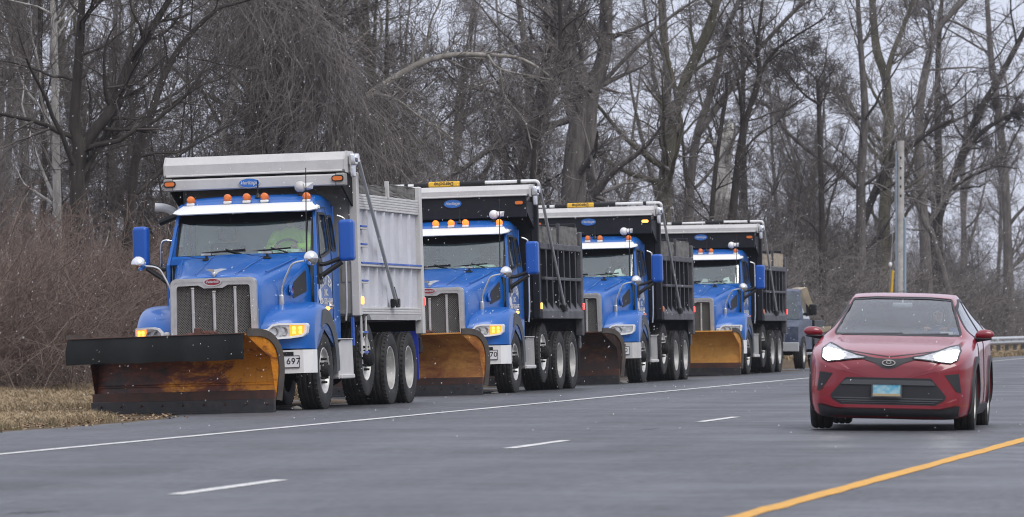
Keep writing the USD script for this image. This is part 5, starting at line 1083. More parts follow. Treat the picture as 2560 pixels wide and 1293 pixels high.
def crown_of(P, R, rg, n1, n2, n3, n4, t0=0.2, ang=55, l1=0.42, up1=0.05, wob=0.16, droop=0.0, rmin=0.0045):
    """branches, twigs and fine twigs of given stems; returns (limb mesh, twig mesh)"""
    L1, R1 = kids(P, R, n1, t0, 1.0, ang, l1, 0.42, 9, wob * 0.8, up1, rg, 1.2)
    L2, R2 = kids(L1, R1, n2, 0.12, 1.0, 48, 0.5, 0.6, 6, wob, 0.03 - droop, rg, 0.5)
    L3, R3 = kids(L2, R2, n3, 0.05, 1.0, 40, 0.8, 0.6, 4, wob * 1.1, 0.02 - droop * 1.5, rg, 0.3)
    R2 = np.maximum(R2, rmin * 1.3); R3 = np.maximum(R3, rmin)
    limb = tubes(L1, R1, 6); tw = [tubes(L2, R2, 4), tubes(L3, R3, 3)]
    if n4:
        L4, R4 = kids(L3, R3, n4, 0.1, 1.0, 36, 0.75, 0.7, 2, wob * 1.0, 0.02 - droop * 2, rg, 0.2); tw.append(tubes(L4, np.maximum(R4 * 0 + rmin * 0.72, 0.0026), 3))
    return limb, cat_(tw)
def trunk_tube(path, rad, sides=10, bumps=0.06, seed=0, n=None):
    P = curve(path, n or max(10, 5 * len(path))); R = np.interp(np.linspace(0, 1, len(P)), np.linspace(0, 1, len(rad)), rad)
    m = tube(P, R, sides); v = m.vertices
    nz = meshkit.fbm(v * [3.0, 3.0, 1.0], 3, seed) - 0.5
    k = np.repeat(np.arange(len(P)), sides); c = P[k]; dd = v[:len(k)] - c; v = v.copy(); v[:len(k)] = c + dd * (1 + bumps * 4 * nz[:len(k), None])
    m.vertices = v; return m, P, R
PROTO = {}
def proto_tree(kind, seed):
    rg = np.random.default_rng(seed)
    if kind == 'tall':
        H = rg.uniform(15, 18); lean = rg.normal(0, 0.09, 2); r0 = rg.uniform(0.14, 0.24)
        z = np.linspace(-0.3, H, 8); pts = np.stack([lean[0] * z + rg.normal(0, 0.13, 8).cumsum() * 0.6, lean[1] * z + rg.normal(0, 0.13, 8).cumsum() * 0.6, z], 1); pts[0, :2] = 0
        tr, P, R = trunk_tube(pts, [r0 * 1.35, r0, r0 * 0.9, r0 * 0.8, r0 * 0.65, r0 * 0.45, r0 * 0.2], 9, 0.04, seed, 26); P_, R_ = P[None], R[None]
        F, RF = kids(P_, R_, 3, 0.25, 0.55, 24, 0.55, 0.75, 14, 0.06, 0.03, rg); tr = cat_([tr, tubes(F, RF, 7)])
        fl, ft = crown_of(F, RF, rg, 9, 6, 5, 3, 0.15, 46, 0.36, rmin=0.006)
        lb, tw = crown_of(P_, R_, rg, 20, 6, 5, 3, 0.10, 56, 0.26, rmin=0.006)
        return cat_([tr, fl, lb]), cat_([ft, tw])
    if kind == 'sapling':
        ns = 7; H = rg.uniform(5.5, 9.0); b = np.stack([rg.normal(0, 0.5, ns), rg.normal(0, 0.5, ns), np.full(ns, -0.2)], 1)
        d = np.stack([rg.normal(0, 0.20, ns), rg.normal(0, 0.20, ns), np.ones(ns)], 1); L = H * rg.uniform(0.6, 1.05, ns)
        S = grow(b, d, L, 12, 0.07, 0.03, rg); RS = rg.uniform(0.022, 0.05, ns)[:, None] * np.linspace(1, 0.2, 12)[None]
        lb, tw = crown_of(S, RS, rg, 12, 5, 4, 2, 0.08, 38, 0.32, 0.07, 0.16)
        return cat_([tubes(S, RS, 6), lb]), tw
    if kind == 'bramble':
        ns = 75; b = np.stack([rg.normal(0, 0.75, ns), rg.normal(0, 0.75, ns), np.full(ns, -0.1)], 1)
        az = rg.uniform(0, 2 * PI, ns); tl = rg.uniform(0.1, 0.9, ns); d = np.stack([np.cos(az) * tl, np.sin(az) * tl, np.ones(ns)], 1)
        S = grow(b, d, rg.uniform(1.6, 4.4, ns), 10, 0.13, -0.10, rg); RS = rg.uniform(0.006, 0.011, ns)[:, None] * np.linspace(1, 0.5, 10)[None]
        L1, R1 = kids(S, RS, 7, 0.1, 1.0, 55, 0.34, 0.8, 5, 0.22, -0.05, rg, 0.3); L2, R2 = kids(L1, R1, 3, 0.1, 1.0, 50, 0.6, 0.8, 3, 0.25, -0.04, rg, 0.15)
        return tubes(S, RS, 3), cat_([tubes(L1, np.maximum(R1, 0.0045), 3), tubes(L2, np.maximum(R2, 0.0038), 3)])
def place(protos, name, kind, seed, where, rz, sc, label, cat, group, mats):
    key = (kind, seed)
    if key in protos:
        x = UsdGeom.Xform.Define(stage, numbered('/World', name)); x.GetPrim().GetReferences().AddInternalReference(protos[key]); x.GetPrim().SetInstanceable(True)
    else:
        x = UsdGeom.Xform.Define(stage, numbered('/World', name)); a, b = proto_tree(kind, seed)
        obj('trunk' if kind == 'tall' else 'stem', a, M[mats[0]], x.GetPrim(), smooth=True, kind=None if kind == 'tall' else 'stuff'); obj('crown' if kind == 'tall' else 'twig', b, M[mats[1]], x.GetPrim(), smooth=True, kind='stuff')
        protos[key] = x.GetPath()
    x.ClearXformOpOrder()
    for o, val in (('translate', Gf.Vec3d(*map(float, where))), ('rotateZ', float(rz)), ('scale', Gf.Vec3f(float(sc), float(sc), float(sc)))):
        op = {'translate': x.AddTranslateOp, 'rotateZ': x.AddRotateZOp, 'scale': x.AddScaleOp}[o](); op.Set(val)
    return tag(x.GetPrim(), label, cat, group)
def in_view(X, Y, mrg=2.5): return abs(X) < 0.1035 * Y + mrg
V_WOOD = -24.5
def wood_z(X, Y): return float(gz(V_of(X, Y))) - 0.05

def hero(label, stems, Y, mat, seed, n1=16, n2=6, n3=6, n4=3, t0=0.1, ang=52, l1=0.24, base=True, top=5.0, twig='twig', depth=None, droop=0.0, ex=None):
    """a tree drawn after the photograph: stems = [(points in photo pixels, widths in pixels, bring to the ground?)]; depth: how far each stem leans away from the viewer per metre"""
    rg = np.random.default_rng(seed); X0 = (stems[0][0][0][0] - 1280) / F_PX * Y
    org = np.array([X0, Y, 0.0]); tr, Ps, Rs = [], [], []
    for k, (pp, wd, down) in enumerate(stems):
        dl = (depth or {}).get(k, rg.normal(0, 0.06))
        p = np.array([px(x, y, Y) for x, y in pp]); z0 = p[0][2]
        r = np.array(wd) / 2 / F_PX * Y
        if len(r) != len(p): r = np.interp(np.linspace(0, 1, len(p)), np.linspace(0, 1, len(r)), r)
        p[:, 1] += (np.linalg.norm(p - p[0], axis=1)) * dl
        if down:
            g = p[0] - (p[1] - p[0]) / max(p[1][2] - p[0][2], 0.3) * 0 ; d = (p[1] - p[0]) / max(0.4, p[1][2] - p[0][2]); h = p[0][2] - (wood_z(X0, Y) - 0.2)
            g = p[0] - d * [0.5, 0.5, 1] * h
            p = np.vstack([g, p]); r = np.concatenate([[r[0] * 1.45], r])
        if pp[-1][1] <= 12 and top:
            d = p[-1] - p[-2]; d /= np.linalg.norm(d); p = np.vstack([p, p[-1] + d * top * 0.5, p[-1] + d * top + [0.3, 0, 0.5]]); r = np.concatenate([r, [r[-1] * 0.7, r[-1] * 0.25]])
        m, P, R = trunk_tube(p - org, r, 10, 0.05, seed + k, 30); tr.append(m); Ps.append(P); Rs.append(R)
    lb, tw = crown_of(np.array(Ps), np.array(Rs), rg, n1, n2, n3 - 1, n4, t0, ang, l1, droop=droop, rmin=0.0045 * Y / 100)
    t = thing('bare_tree', label, 'tree', org)
    if mat == 'bark_dark' and twig == 'twig': twig = 'twig_dark'
    obj('trunk', cat_(tr), M[mat], t, smooth=True); obj('limb', lb, M[mat], t, smooth=True, kind='stuff'); obj('crown', tw, M[twig], t, smooth=True, kind='stuff')
    return t
hero('dark tree forked low at the far left, one stem upright and one leaning right', [([(195, 510), (190, 420), (200, 367), (186, 302), (200, 93), (204, 0)], [40, 36, 38, 28, 22, 18], True), ([(200, 380), (232, 330), (279, 269), (325, 153), (371, 79), (418, 0)], [34, 30, 28, 26, 22, 16], False)], 101, 'bark_dark', 11, 18, 7, 6, 3)
hero('tree with a pale grey trunk at the far left, left of the forked dark tree', [([(144, 571), (139, 343), (135, 70), (130, 0)], [22, 20, 16, 14], True)], 104, 'bark_pale', 12, 16)
hero('dark tree leaning right above the left bramble thicket', [([(330, 470), (343, 385), (376, 285), (408, 186), (464, 93), (540, 20), (600, 0)], [24, 22, 20, 18, 15, 10, 8], True)], 104, 'bark_dark', 13, 18)
hero('thin dark upright tree left of the silver bodied truck', [([(108, 520), (112, 400), (100, 200), (96, 0)], [16, 15, 13, 10], True)], 108, 'bark_dark', 14, 16)
hero('pale mottled tree trunk just left above the silver tarp housing', [([(560, 420), (556, 350), (590, 200), (600, 100), (606, 0)], [20, 20, 20, 18, 15], True)], 118, 'bark_pale', 15, 14)
hero('vine hung dark tree above the silver bodied truck', [([(700, 420), (706, 300), (690, 150), (640, 60), (600, 0)], [20, 18, 16, 12, 8], True), ([(700, 260), (760, 160), (800, 60), (830, 0)], [14, 12, 10, 8], False)], 116, 'bark_dark', 16, 26, 8, 6, 3, droop=0.06)
hero('tree with a long pale limb arching over the second truck', [([(836, 480), (840, 380), (846, 300), (860, 160), (850, 0)], [22, 20, 20, 16, 12], True), ([(846, 300), (930, 232), (1032, 167), (1085, 146), (1143, 136), (1218, 137), (1301, 146), (1371, 188), (1400, 230)], [20, 19, 17, 15, 14, 11, 9, 6, 4], False), ([(930, 234), (985, 246), (1050, 292), (1110, 328), (1150, 372)], [8, 7, 6, 5, 3], False), ([(1218, 137), (1250, 172), (1330, 190), (1385, 200)], [8, 6, 5, 3], False), ([(1250, 172), (1262, 240), (1310, 300), (1330, 372)], [6, 5, 4, 3], False), ([(1040, 165), (1062, 130), (1075, 60), (1100, 0)], [7, 6, 5, 4], False)], 126, 'bark_limb', 17, 12, 5, 5, 3, depth={1: 0.02, 2: 0.05, 3: 0.0, 4: 0.05, 5: 0.1})
hero('big double stemmed tree in the middle of the wood edge', [([(1432, 540), (1436, 418), (1450, 279), (1450, 195), (1422, 116), (1417, 0)], [66, 62, 52, 44, 36, 30], True), ([(1468, 420), (1478, 241), (1510, 139), (1515, 0)], [44, 40, 38, 32], False), ([(1450, 290), (1348, 325), (1236, 367), (1160, 420), (1115, 445)], [20, 17, 16, 12, 8], False), ([(1500, 215), (1580, 130), (1680, 40), (1740, 0)], [12, 10, 8, 6], False)], 147, 'bark_grey', 18, 16, 6, 6, 3)
hero('thin crooked dark tree left of the big double stemmed tree', [([(1330, 520), (1340, 360), (1356, 270), (1390, 200), (1402, 100), (1398, 0)], [18, 17, 16, 15, 12, 9], True), ([(1350, 300), (1250, 235), (1160, 215), (1105, 170)], [9, 7, 5, 3], False)], 140, 'bark_dark', 19, 14)
hero('dark leaning tree right of the middle, its trunk sloping up to the right', [([(1660, 520), (1669, 395), (1688, 288), (1716, 195), (1762, 93), (1795, 0)], [40, 34, 30, 27, 24, 21], True), ([(1669, 420), (1695, 360), (1700, 300), (1684, 200), (1660, 100), (1650, 0)], [20, 17, 14, 12, 10, 8], False)], 166, 'bark_olive', 20, 14)
hero('slim leaning tree between two dark trunks above the farthest truck', [([(1722, 540), (1725, 464), (1744, 334), (1785, 209), (1813, 93), (1836, 28), (1846, 0)], [26, 24, 21, 18, 15, 12, 9], True), ([(1744, 338), (1813, 241), (1892, 130), (1985, 28), (2010, 0)], [17, 15, 12, 10, 8], False)], 172, 'bark_grey', 21, 14)
hero('dark forked tree above the farthest truck, its fork opening in a narrow Y', [([(1828, 560), (1832, 534), (1846, 395), (1864, 302), (1897, 195), (1892, 130), (1897, 70), (1905, 0)], [24, 22, 19, 16, 14, 11, 9, 7], True), ([(1897, 195), (1920, 150), (1948, 118), (1990, 90), (2064, 45)], [12, 10, 8, 6, 4], False), ([(1856, 350), (1852, 250), (1830, 140), (1815, 70)], [10, 9, 7, 5], False)], 168, 'bark_dark', 22, 12)
hero('straight slim tree over the farthest truck with a bent top', [([(1778, 560), (1790, 420), (1806, 300), (1816, 240), (1818, 180)], [13, 12, 11, 9, 6], True)], 160, 'bark_dark', 23, 10)
hero('broken pale trunk standing far behind the farthest truck', [([(1806, 560), (1806, 440), (1815, 380), (1822, 330), (1824, 305)], [46, 44, 38, 28, 18], True)], 232, 'bark_pale', 24, 5, 4, 4, 0, top=0)
hero('thin straight snag right of the farthest truck', [([(2055, 557), (2050, 325), (2045, 200)], [15, 13, 10], True), ([(2050, 262), (2010, 235), (1975, 190), (1930, 140)], [8, 6, 5, 3], False)], 190, 'bark_dark', 25, 12)
hero('tree with one long bough arching left between the snag and the pole', [([(2152, 600), (2152, 430), (2160, 280), (2150, 140), (2140, 0)], [26, 24, 20, 15, 11], True), ([(2140, 470), (2080, 415), (2030, 385), (1965, 330), (1925, 275), (1880, 245)], [12, 11, 10, 9, 7, 4], False), ([(2150, 300), (2110, 240), (2040, 195), (1975, 130)], [10, 8, 6, 3], False)], 206, 'bark_grey', 26, 16)
hero('thick mossy tree just left of the wooden pole', [([(2208, 640), (2210, 560), (2217, 464), (2226, 325), (2217, 195), (2194, 116), (2185, 0)], [34, 32, 28, 26, 24, 22, 18], True), ([(2217, 200), (2230, 140), (2262, 60), (2285, 0)], [16, 14, 11, 9], False)], 222, 'bark_olive', 27, 16)
hero('dark tree leaning right across the pole', [([(2128, 640), (2143, 599), (2194, 464), (2236, 404), (2280, 362), (2330, 325), (2380, 300)], [24, 22, 20, 18, 15, 11, 8], True)], 214, 'bark_dark', 28, 12)
hero('tree right of the pole whose stem bends right at the top', [([(2310, 560), (2298, 420), (2300, 260), (2328, 116), (2347, 70), (2412, 0)], [26, 24, 22, 18, 16, 12], True), ([(2335, 100), (2326, 40), (2318, 0)], [13, 11, 9], False)], 236, 'bark_grey', 29, 16)
hero('upright dark tree right of the pole', [([(2347, 600), (2347, 557), (2350, 420), (2347, 280), (2350, 140), (2360, 0)], [22, 21, 20, 18, 14, 10], True)], 244, 'bark_dark', 30, 16)
hero('dark tree at the right, leaning strongly to the right edge', [([(2340, 600), (2356, 510), (2403, 395), (2449, 279), (2496, 200), (2560, 79), (2590, 10)], [26, 24, 22, 20, 17, 13, 10], True), ([(2403, 395), (2440, 345), (2496, 302), (2560, 274)], [16, 14, 11, 8], False)], 248, 'bark_dark', 31, 16)
hero('broken trunk slanting down behind the pole', [([(2335, 600), (2319, 571), (2290, 500), (2268, 450)], [15, 14, 12, 8], True)], 226, 'bark_grey', 32, 6, 4, 4, 2)
hero('pale grey tree at the right edge', [([(2520, 640), (2515, 480), (2500, 300), (2480, 150), (2470, 0)], [24, 22, 20, 16, 12], True)], 262, 'bark_grey', 33, 18)

rgT = np.random.default_rng(77); PROT = {}
# rows of background trees, nearest the verge first
cnt = 0
tall_lab = 'one of the bare grey trees crowding the wood behind the road'
for row, (va, vb, num) in enumerate(((-27.5, -33, 12), (-33, -42, 13), (-42, -54, 10))):
    n_ = 0; tries = 0
    while n_ < num and tries < 4000:
        tries += 1; Y = rgT.uniform(88, 330); v = rgT.uniform(vb, va); X = (v + Y * SN) / CS
        if not in_view(X, Y): continue
        x_ = X / Y / 0.1032
        if rgT.random() > np.interp(x_, [-1, -0.5, -0.1, 0.2, 1], [0.85, 0.8, 0.45, 0.15, 0.2]): continue
        if Y < 112 or (Y < 150 and 780 < 1280 + X / Y * F_PX < 1420): continue
        sd = int(rgT.integers(0, 6)); place(PROT, 'bare_tree', 'tall', 200 + sd, (X, Y, wood_z(X, Y)), rgT.uniform(0, 360), rgT.uniform(0.8, 1.15), tall_lab, 'tree', 'bare trees of the wood', (('bark_grey', 'bark_dark', 'bark_grey', 'bark_olive', 'bark_dark', 'bark_grey')[sd], ('twig', 'twig_dark', 'twig', 'twig_dark', 'twig_dark', 'twig')[sd])); n_ += 1
sap_lab = 'one of the leafless thin stemmed saplings along the wood edge'
n_ = 0; tries = 0
while n_ < 104 and tries < 6000:
    tries += 1; Y = rgT.uniform(92, 300); v = -25.5 - abs(rgT.normal(0, 9.0)); X = (v + Y * SN) / CS
    if not in_view(X, Y, 2) or Y < 110 or rgT.random() > np.interp(X / Y / 0.1032, [-1, -0.4, 0, 1], [1.0, 0.9, 0.35, 0.25]): continue
    sd = int(rgT.integers(0, 5)); place(PROT, 'bare_sapling', 'sapling', 300 + sd, (X, Y, wood_z(X, Y)), rgT.uniform(0, 360), rgT.uniform(0.65, 1.1), sap_lab, 'sapling', 'saplings along the wood edge', ('bark_grey' if sd % 2 else 'bark_dark', 'twig' if sd % 2 else 'twig_dark')); n_ += 1
# bramble thicket, one mass along the foot of the wood
def instancer(name, protos, pts, idx, rots, scales, label, cat):
    pi = UsdGeom.PointInstancer.Define(stage, numbered('/World', name)); rel = pi.CreatePrototypesRel()
    for k, (m, mat) in enumerate(protos):
        if isinstance(m, list):
            pp = f'{pi.GetPath()}/prototype_{k}'; UsdGeom.Xform.Define(stage, pp)
            for q, (mm, mt) in enumerate(m): usdkit.mesh(stage, f'{pp}/piece_{q}', mm, mt)
        else:
            pp = f'{pi.GetPath()}/prototype_{k}'; usdkit.mesh(stage, pp, m, mat)
        rel.AddTarget(pp)
    pi.CreatePositionsAttr(Vt.Vec3fArray.FromNumpy(np.asarray(pts, np.float32))); pi.CreateProtoIndicesAttr(Vt.IntArray.FromNumpy(np.asarray(idx, np.int32)))
    q = np.asarray(rots, float); h = Vt.QuathArray([Gf.Quath(float(a), float(b), float(c), float(d)) for a, b, c, d in q]); pi.CreateOrientationsAttr(h)
    s = np.asarray(scales, np.float32); s = np.repeat(s[:, None], 3, 1) if s.ndim == 1 else s; pi.CreateScalesAttr(Vt.Vec3fArray.FromNumpy(s))
    return tag(pi.GetPrim(), label, cat, None, 'stuff')
def qz(a, tilt=None, rg=None):
    a = np.asarray(a); o = np.zeros((len(a), 4)); o[:, 0] = np.cos(a / 2); o[:, 3] = np.sin(a / 2); return o
def scatter_bramble(name, num, vmean, vsd, Y0, Y1, seeds, sc, mats, label, seed, top=None):
    rg = np.random.default_rng(seed); pts = []
    while len(pts) < num:
        Y = rg.uniform(Y0, Y1); v = vmean - abs(rg.normal(0, vsd)); X = (v + Y * SN) / CS
        if in_view(X, Y, 1.5): pts.append((X, Y, wood_z(X, Y)))
    pts = np.array(pts); protos = []
    for sd in seeds:
        a, b = proto_tree('bramble', sd); protos.append(([(a, M[mats[0]]), (b, M[mats[1]])], None))
    k = len(pts); instancer(name, protos, pts, rg.integers(0, len(seeds), k), qz(rg.uniform(0, 2 * PI, k)), rg.uniform(*sc, k), label, 'brambles')
scatter_bramble('bramble_thicket', 230, -24.6, 2.6, 84, 140, (401, 402, 403), (0.6, 1.0), ('twig_tan', 'twig_red'), 'dense reddish brown bramble thicket at the foot of the wood on the left', 41)
scatter_bramble('undergrowth', 250, -24.6, 6.0, 125, 300, (404, 405, 406), (0.7, 1.55), ('twig_dark', 'twig'), 'grey leafless undergrowth at the foot of the wood on the right', 42)
# vines hanging in a curtain over the silver bodied truck
rgV = np.random.default_rng(9); vines = []
ws_ = np.array([px(x, y, 113) for x, y in ((540, -60), (640, -20), (720, 40), (790, 120), (845, 230), (870, 300))])
ws_ = curve(ws_, 60); B = 1000; s0 = ws_[rgV.integers(0, 60, B)] + rgV.normal(0, 0.35, (B, 3)); d0 = np.stack([rgV.normal(0.15, 0.5, B), rgV.normal(0, 0.5, B), rgV.normal(-0.5, 0.5, B)], 1)
VP = grow(s0, d0, rgV.uniform(1.0, 3.6, B), 8, 0.22, -0.16, rgV); VR = rgV.uniform(0.004, 0.007, B)[:, None] * np.ones((1, 8))
K1, KR = kids(VP, VR, 2, 0.1, 1, 40, 0.35, 0.8, 4, 0.3, -0.1, rgV, 0.2)
obj('hanging_vines', cat_([tubes(VP, VR, 3), tubes(K1, np.maximum(KR, 0.0035), 3)]), M['twig'], None, 'dense curtain of bare vines hanging above the silver bodied truck', 'vines', None, 'stuff', smooth=True)
# ---------------------------------------------------------------- verge: dry grass and leaves
def blades(n, h, spread, seed, w=0.006):
    rg = np.random.default_rng(seed); v, f = [], []
    for k in range(n):
        a = rg.uniform(0, 2 * PI); r = spread * math.sqrt(rg.random()); x, y = r * math.cos(a), r * math.sin(a); b = rg.uniform(0, 2 * PI); hh = h * rg.uniform(0.5, 1.2); ln = rg.uniform(0.3, 1.3) * hh
        dx, dy = math.cos(b), math.sin(b); px_, py_ = -dy * w, dx * w; o = len(v)
        v += [(x - px_, y - py_, -0.02), (x + px_, y + py_, -0.02), (x + dx * ln * 0.35 - px_ * .8, y + dy * ln * 0.35 - py_ * .8, hh * 0.6), (x + dx * ln * 0.35 + px_ * .8, y + dy * ln * 0.35 + py_ * .8, hh * 0.6), (x + dx * ln, y + dy * ln, hh * 0.8)]
        f += [(o, o + 1, o + 3), (o, o + 3, o + 2), (o + 2, o + 3, o + 4)]
    return tm(v, f)
M['straw'] = plain('dry_grass', (0.285, 0.215, 0.13), 0.9, spec=0.2); M['straw2'] = plain('dry_grass_grey', (0.20, 0.155, 0.10), 0.9, spec=0.2); M['straw3'] = plain('dull_green_grass', (0.15, 0.15, 0.075), 0.9, spec=0.2)
M['leaf_a'] = plain('fallen_leaf_brown', (0.20, 0.125, 0.075), 0.8, spec=0.3); M['leaf_b'] = plain('fallen_leaf_pale', (0.30, 0.215, 0.135), 0.8, spec=0.3); M['leaf_c'] = plain('fallen_leaf_dark', (0.11, 0.07, 0.045), 0.8, spec=0.3)
rg = np.random.default_rng(21)
def verge_pts(num, ua, ub, va, vb, keep=None):
    P = []
    while len(P) < num:
        u, v = rg.uniform(ua, ub), rg.uniform(va, vb); p = W(u, v)
        if in_view(p[0], p[1], 0.6) and (keep is None or keep(u, v)): P.append((p[0], p[1], float(gz(v)) - 0.01))
    return np.array(P)
edge_v = lambda u: np.interp(u, ru, edge)
gk = lambda u, v: v < edge_v(u) - 0.55 - 0.9 * meshkit.noise(np.array([u * 0.5, v * 0.5, 0.0]), 4)
pts = verge_pts(17000, 38, 110, -26.5, -15.2, gk); k = len(pts)
instancer('dry_grass', [(blades(44, 0.12, 0.16, 1, 0.0035), M['straw']), (blades(44, 0.10, 0.16, 2, 0.0035), M['straw2']), (blades(30, 0.09, 0.14, 3, 0.0035), M['straw3'])], pts, rg.choice(3, k, p=(0.6, 0.3, 0.1)), qz(rg.uniform(0, 6.28, k)), rg.uniform(0.6, 1.25, k), 'dry tan grass of the verge at the left', 'grass')
pts = verge_pts(5000, 165, 320, -24, -15.8); k = len(pts)
instancer('far_dry_grass', [(blades(26, 0.16, 0.25, 4, 0.012), M['straw']), (blades(26, 0.14, 0.25, 5, 0.012), M['straw2'])], pts, rg.integers(0, 2, k), qz(rg.uniform(0, 6.28, k)), rg.uniform(0.7, 1.5, k), 'strip of dry grass under the guard rail at the right', 'grass')
def leaf(seed):
    r_ = np.random.default_rng(seed); a = np.linspace(0, 2 * PI, 8)[:-1]; rr = 0.04 * r_.uniform(0.6, 1.2, 7)
    v = [(0, 0, 0.012)] + [(r * math.cos(t) * 1.3, r * math.sin(t), 0.012 + r_.uniform(-0.01, 0.03)) for r, t in zip(rr, a)]; return tm(v, [(0, i + 1, (i + 1) % 7 + 1) for i in range(7)])
lk = lambda u, v: (v < edge_v(u) + 0.5 * rg.random() ** 3) and (rg.random() < np.exp(-abs(v - edge_v(u) + 0.7) / 1.3) + 0.12)
pts = verge_pts(1700, 36, 112, -27, -14.6, lk); k = len(pts)
instancer('fallen_leaves', [(leaf(1), M['leaf_a']), (leaf(2), M['leaf_b']), (leaf(3), M['leaf_c'])], pts + [0, 0, 0.02], rg.choice(3, k, p=(0.38, 0.50, 0.12)), qz(rg.uniform(0, 6.28, k)), rg.uniform(0.45, 1.05, k), 'brown fallen leaves along the edge of the pavement', 'leaves')
# a few clods of dirt by the plows
for j in range(9):
    c = truck_point(j // 3, (-0.2 + 0.55 * (j % 3) + 0.2 * rg.random(), -0.1 + 0.6 * rg.random(), 0)); s = rg.uniform(0.03, 0.07)
    m = sphere((0, 0, 0), s, 2, (1.4, 1, 0.6)); m.vertices = m.vertices * (1 + 0.5 * (meshkit.noise(m.vertices * 30, j)[:, None] - 0.5))
    obj('dirt_clod', move(m, (c[0], c[1], float(gz(V_of(c[0], c[1]))) + s * 0.4)), M['wood'], None, 'small clod of dirt under the front of the ' + ('silver bodied truck', 'second truck', 'third truck')[j // 3] + ', ' + ('leftmost', 'middle one', 'rightmost')[j % 3] + ' of three', 'clod', 'clods of dirt under the trucks')
# ---------------------------------------------------------------- salt in the black bodies
for k, (la, hh) in enumerate((('heap of tan road salt in the second truck', 0.42), ('heap of tan road salt in the third truck', 0.40), ('heap of pale road salt in the farthest truck', 0.46)), 1):
    gx, gy = np.meshgrid(np.linspace(-1.16, 1.16, 24), np.linspace(3.3, 7.4, 40), indexing='ij')
    zz = 2.62 + hh * np.exp(-((gx / 0.9) ** 2 + ((gy - 4.6) / 1.5) ** 2)) + 0.10 * (meshkit.fbm(np.stack([gx * 2, gy * 2, 0 * gx + k], -1), 4, k) - 0.5)
    v = np.stack([gx, gy, zz], -1).reshape(-1, 3); lo = v.copy(); lo[:, 2] = 1.4; m_ = 40
    ii, jj = np.meshgrid(np.arange(23), np.arange(39), indexing='ij'); q = np.stack([ii * m_ + jj, (ii + 1) * m_ + jj, (ii + 1) * m_ + jj + 1, ii * m_ + jj + 1], -1).reshape(-1, 4)
    hp = tm(v, quads(q)); hp.apply_transform(np.array(UsdGeom.Xformable(trucks[k]).GetLocalTransformation()).T)
    obj('salt_heap', hp, M['salt'], None, la, 'salt', smooth=True)
# ---------------------------------------------------------------- guard rail
gr = thing('guard_rail', 'galvanised guard rail beside the road behind the red car', 'guard rail')
wb = np.array([(0.0, 0.40), (0.03, 0.43), (0.08, 0.46), (0.08, 0.50), (0.02, 0.545), (0.02, 0.575), (0.08, 0.62), (0.08, 0.66), (0.03, 0.69), (0.0, 0.72)])
GV = -17.6; gu = np.arange(176.0, 332.0, 3.81)
for a, b in zip(gu[:-1], gu[1:]):
    secs = []
    for u in (a, b - 0.01):
        lp = np.vstack([wb, (wb - [0.012, 0])[::-1]]); secs.append([W(u, GV + d, z + float(gz(GV))) for d, z in lp])
    m = loft(secs); m.fix_normals(); obj('rail_beam', m, M['galv'], gr)
for u in gu[::1]:
    c = W(u, GV - 0.14, float(gz(GV))); obj('rail_post', move(rotz(cat_([box(-0.08, 0.08, -0.05, 0.05, -0.2, 0.70, 0.005), box(0.08, 0.135, -0.05, 0.05, 0.42, 0.70, 0.004)]), -10.7), c), M['wood'], gr)
# ---------------------------------------------------------------- the pole
PY = 190.0; p0 = px(2250, 700, PY); zt = px(2250, 352, PY)[2]; g0 = wood_z(p0[0], PY)
po = thing('wooden_pole', 'weathered wooden pole with a cut top behind the red car', 'pole', (p0[0], PY, g0))
H_ = zt - g0
shaft, _, _ = trunk_tube([(-0.02, 0, -0.3), (0, 0, H_ * 0.3), (0.02, 0, H_ * 0.7), (0.035, 0, H_)], [0.165, 0.155, 0.142, 0.132], 14, 0.01, 3, 12)
sf = obj('shaft', shaft, M['pole'], po, smooth=40)
for q, yy in enumerate((395, 420, 445, 467, 490)):
    z = px(0, yy, PY)[2] - g0; obj('bolt_hole', box(-0.01, 0.05, -0.148, -0.13, z - 0.05, z + 0.05, 0.004), M['black'], po)
zc_ = px(0, 560, PY)[2] - g0
obj('conduit', cat_([tube([(0.17, -0.08, -0.2), (0.19, -0.08, zc_)], 0.055, 10), tube(curve([(0.19, -0.08, zc_), (0.19, -0.08, zc_ + 0.1), (0.15, -0.07, zc_ + 0.25)], 6), 0.04, 8)]), M['conduit'], po)
obj('ground_wire', tube([(-0.165, -0.06, -0.1), (-0.15, -0.05, H_ * 0.95)], 0.03, 6), M['conduit'], po)
a_, b_ = px(2240, 455, PY) - [p0[0], PY, g0], px(2219, 800, PY) - [p0[0], PY, g0]
gw = obj('guy_wire', tube([a_ + [0, 0, 0], b_], 0.012, 6), M['galv'], po)
c_, d_ = px(2232.5, 676, PY - .05) - [p0[0], PY, g0], px(2224, 800, PY - .05) - [p0[0], PY, g0]
obj('guy_guard', tube([c_, d_], [0.05, 0.055], 10), M['guy_yellow'], gw)
obj('insulator', sphere(px(2226, 662, PY - .05) - [p0[0], PY, g0], 0.085, 2, (0.8, 0.8, 1.2)), M['plate'], gw)
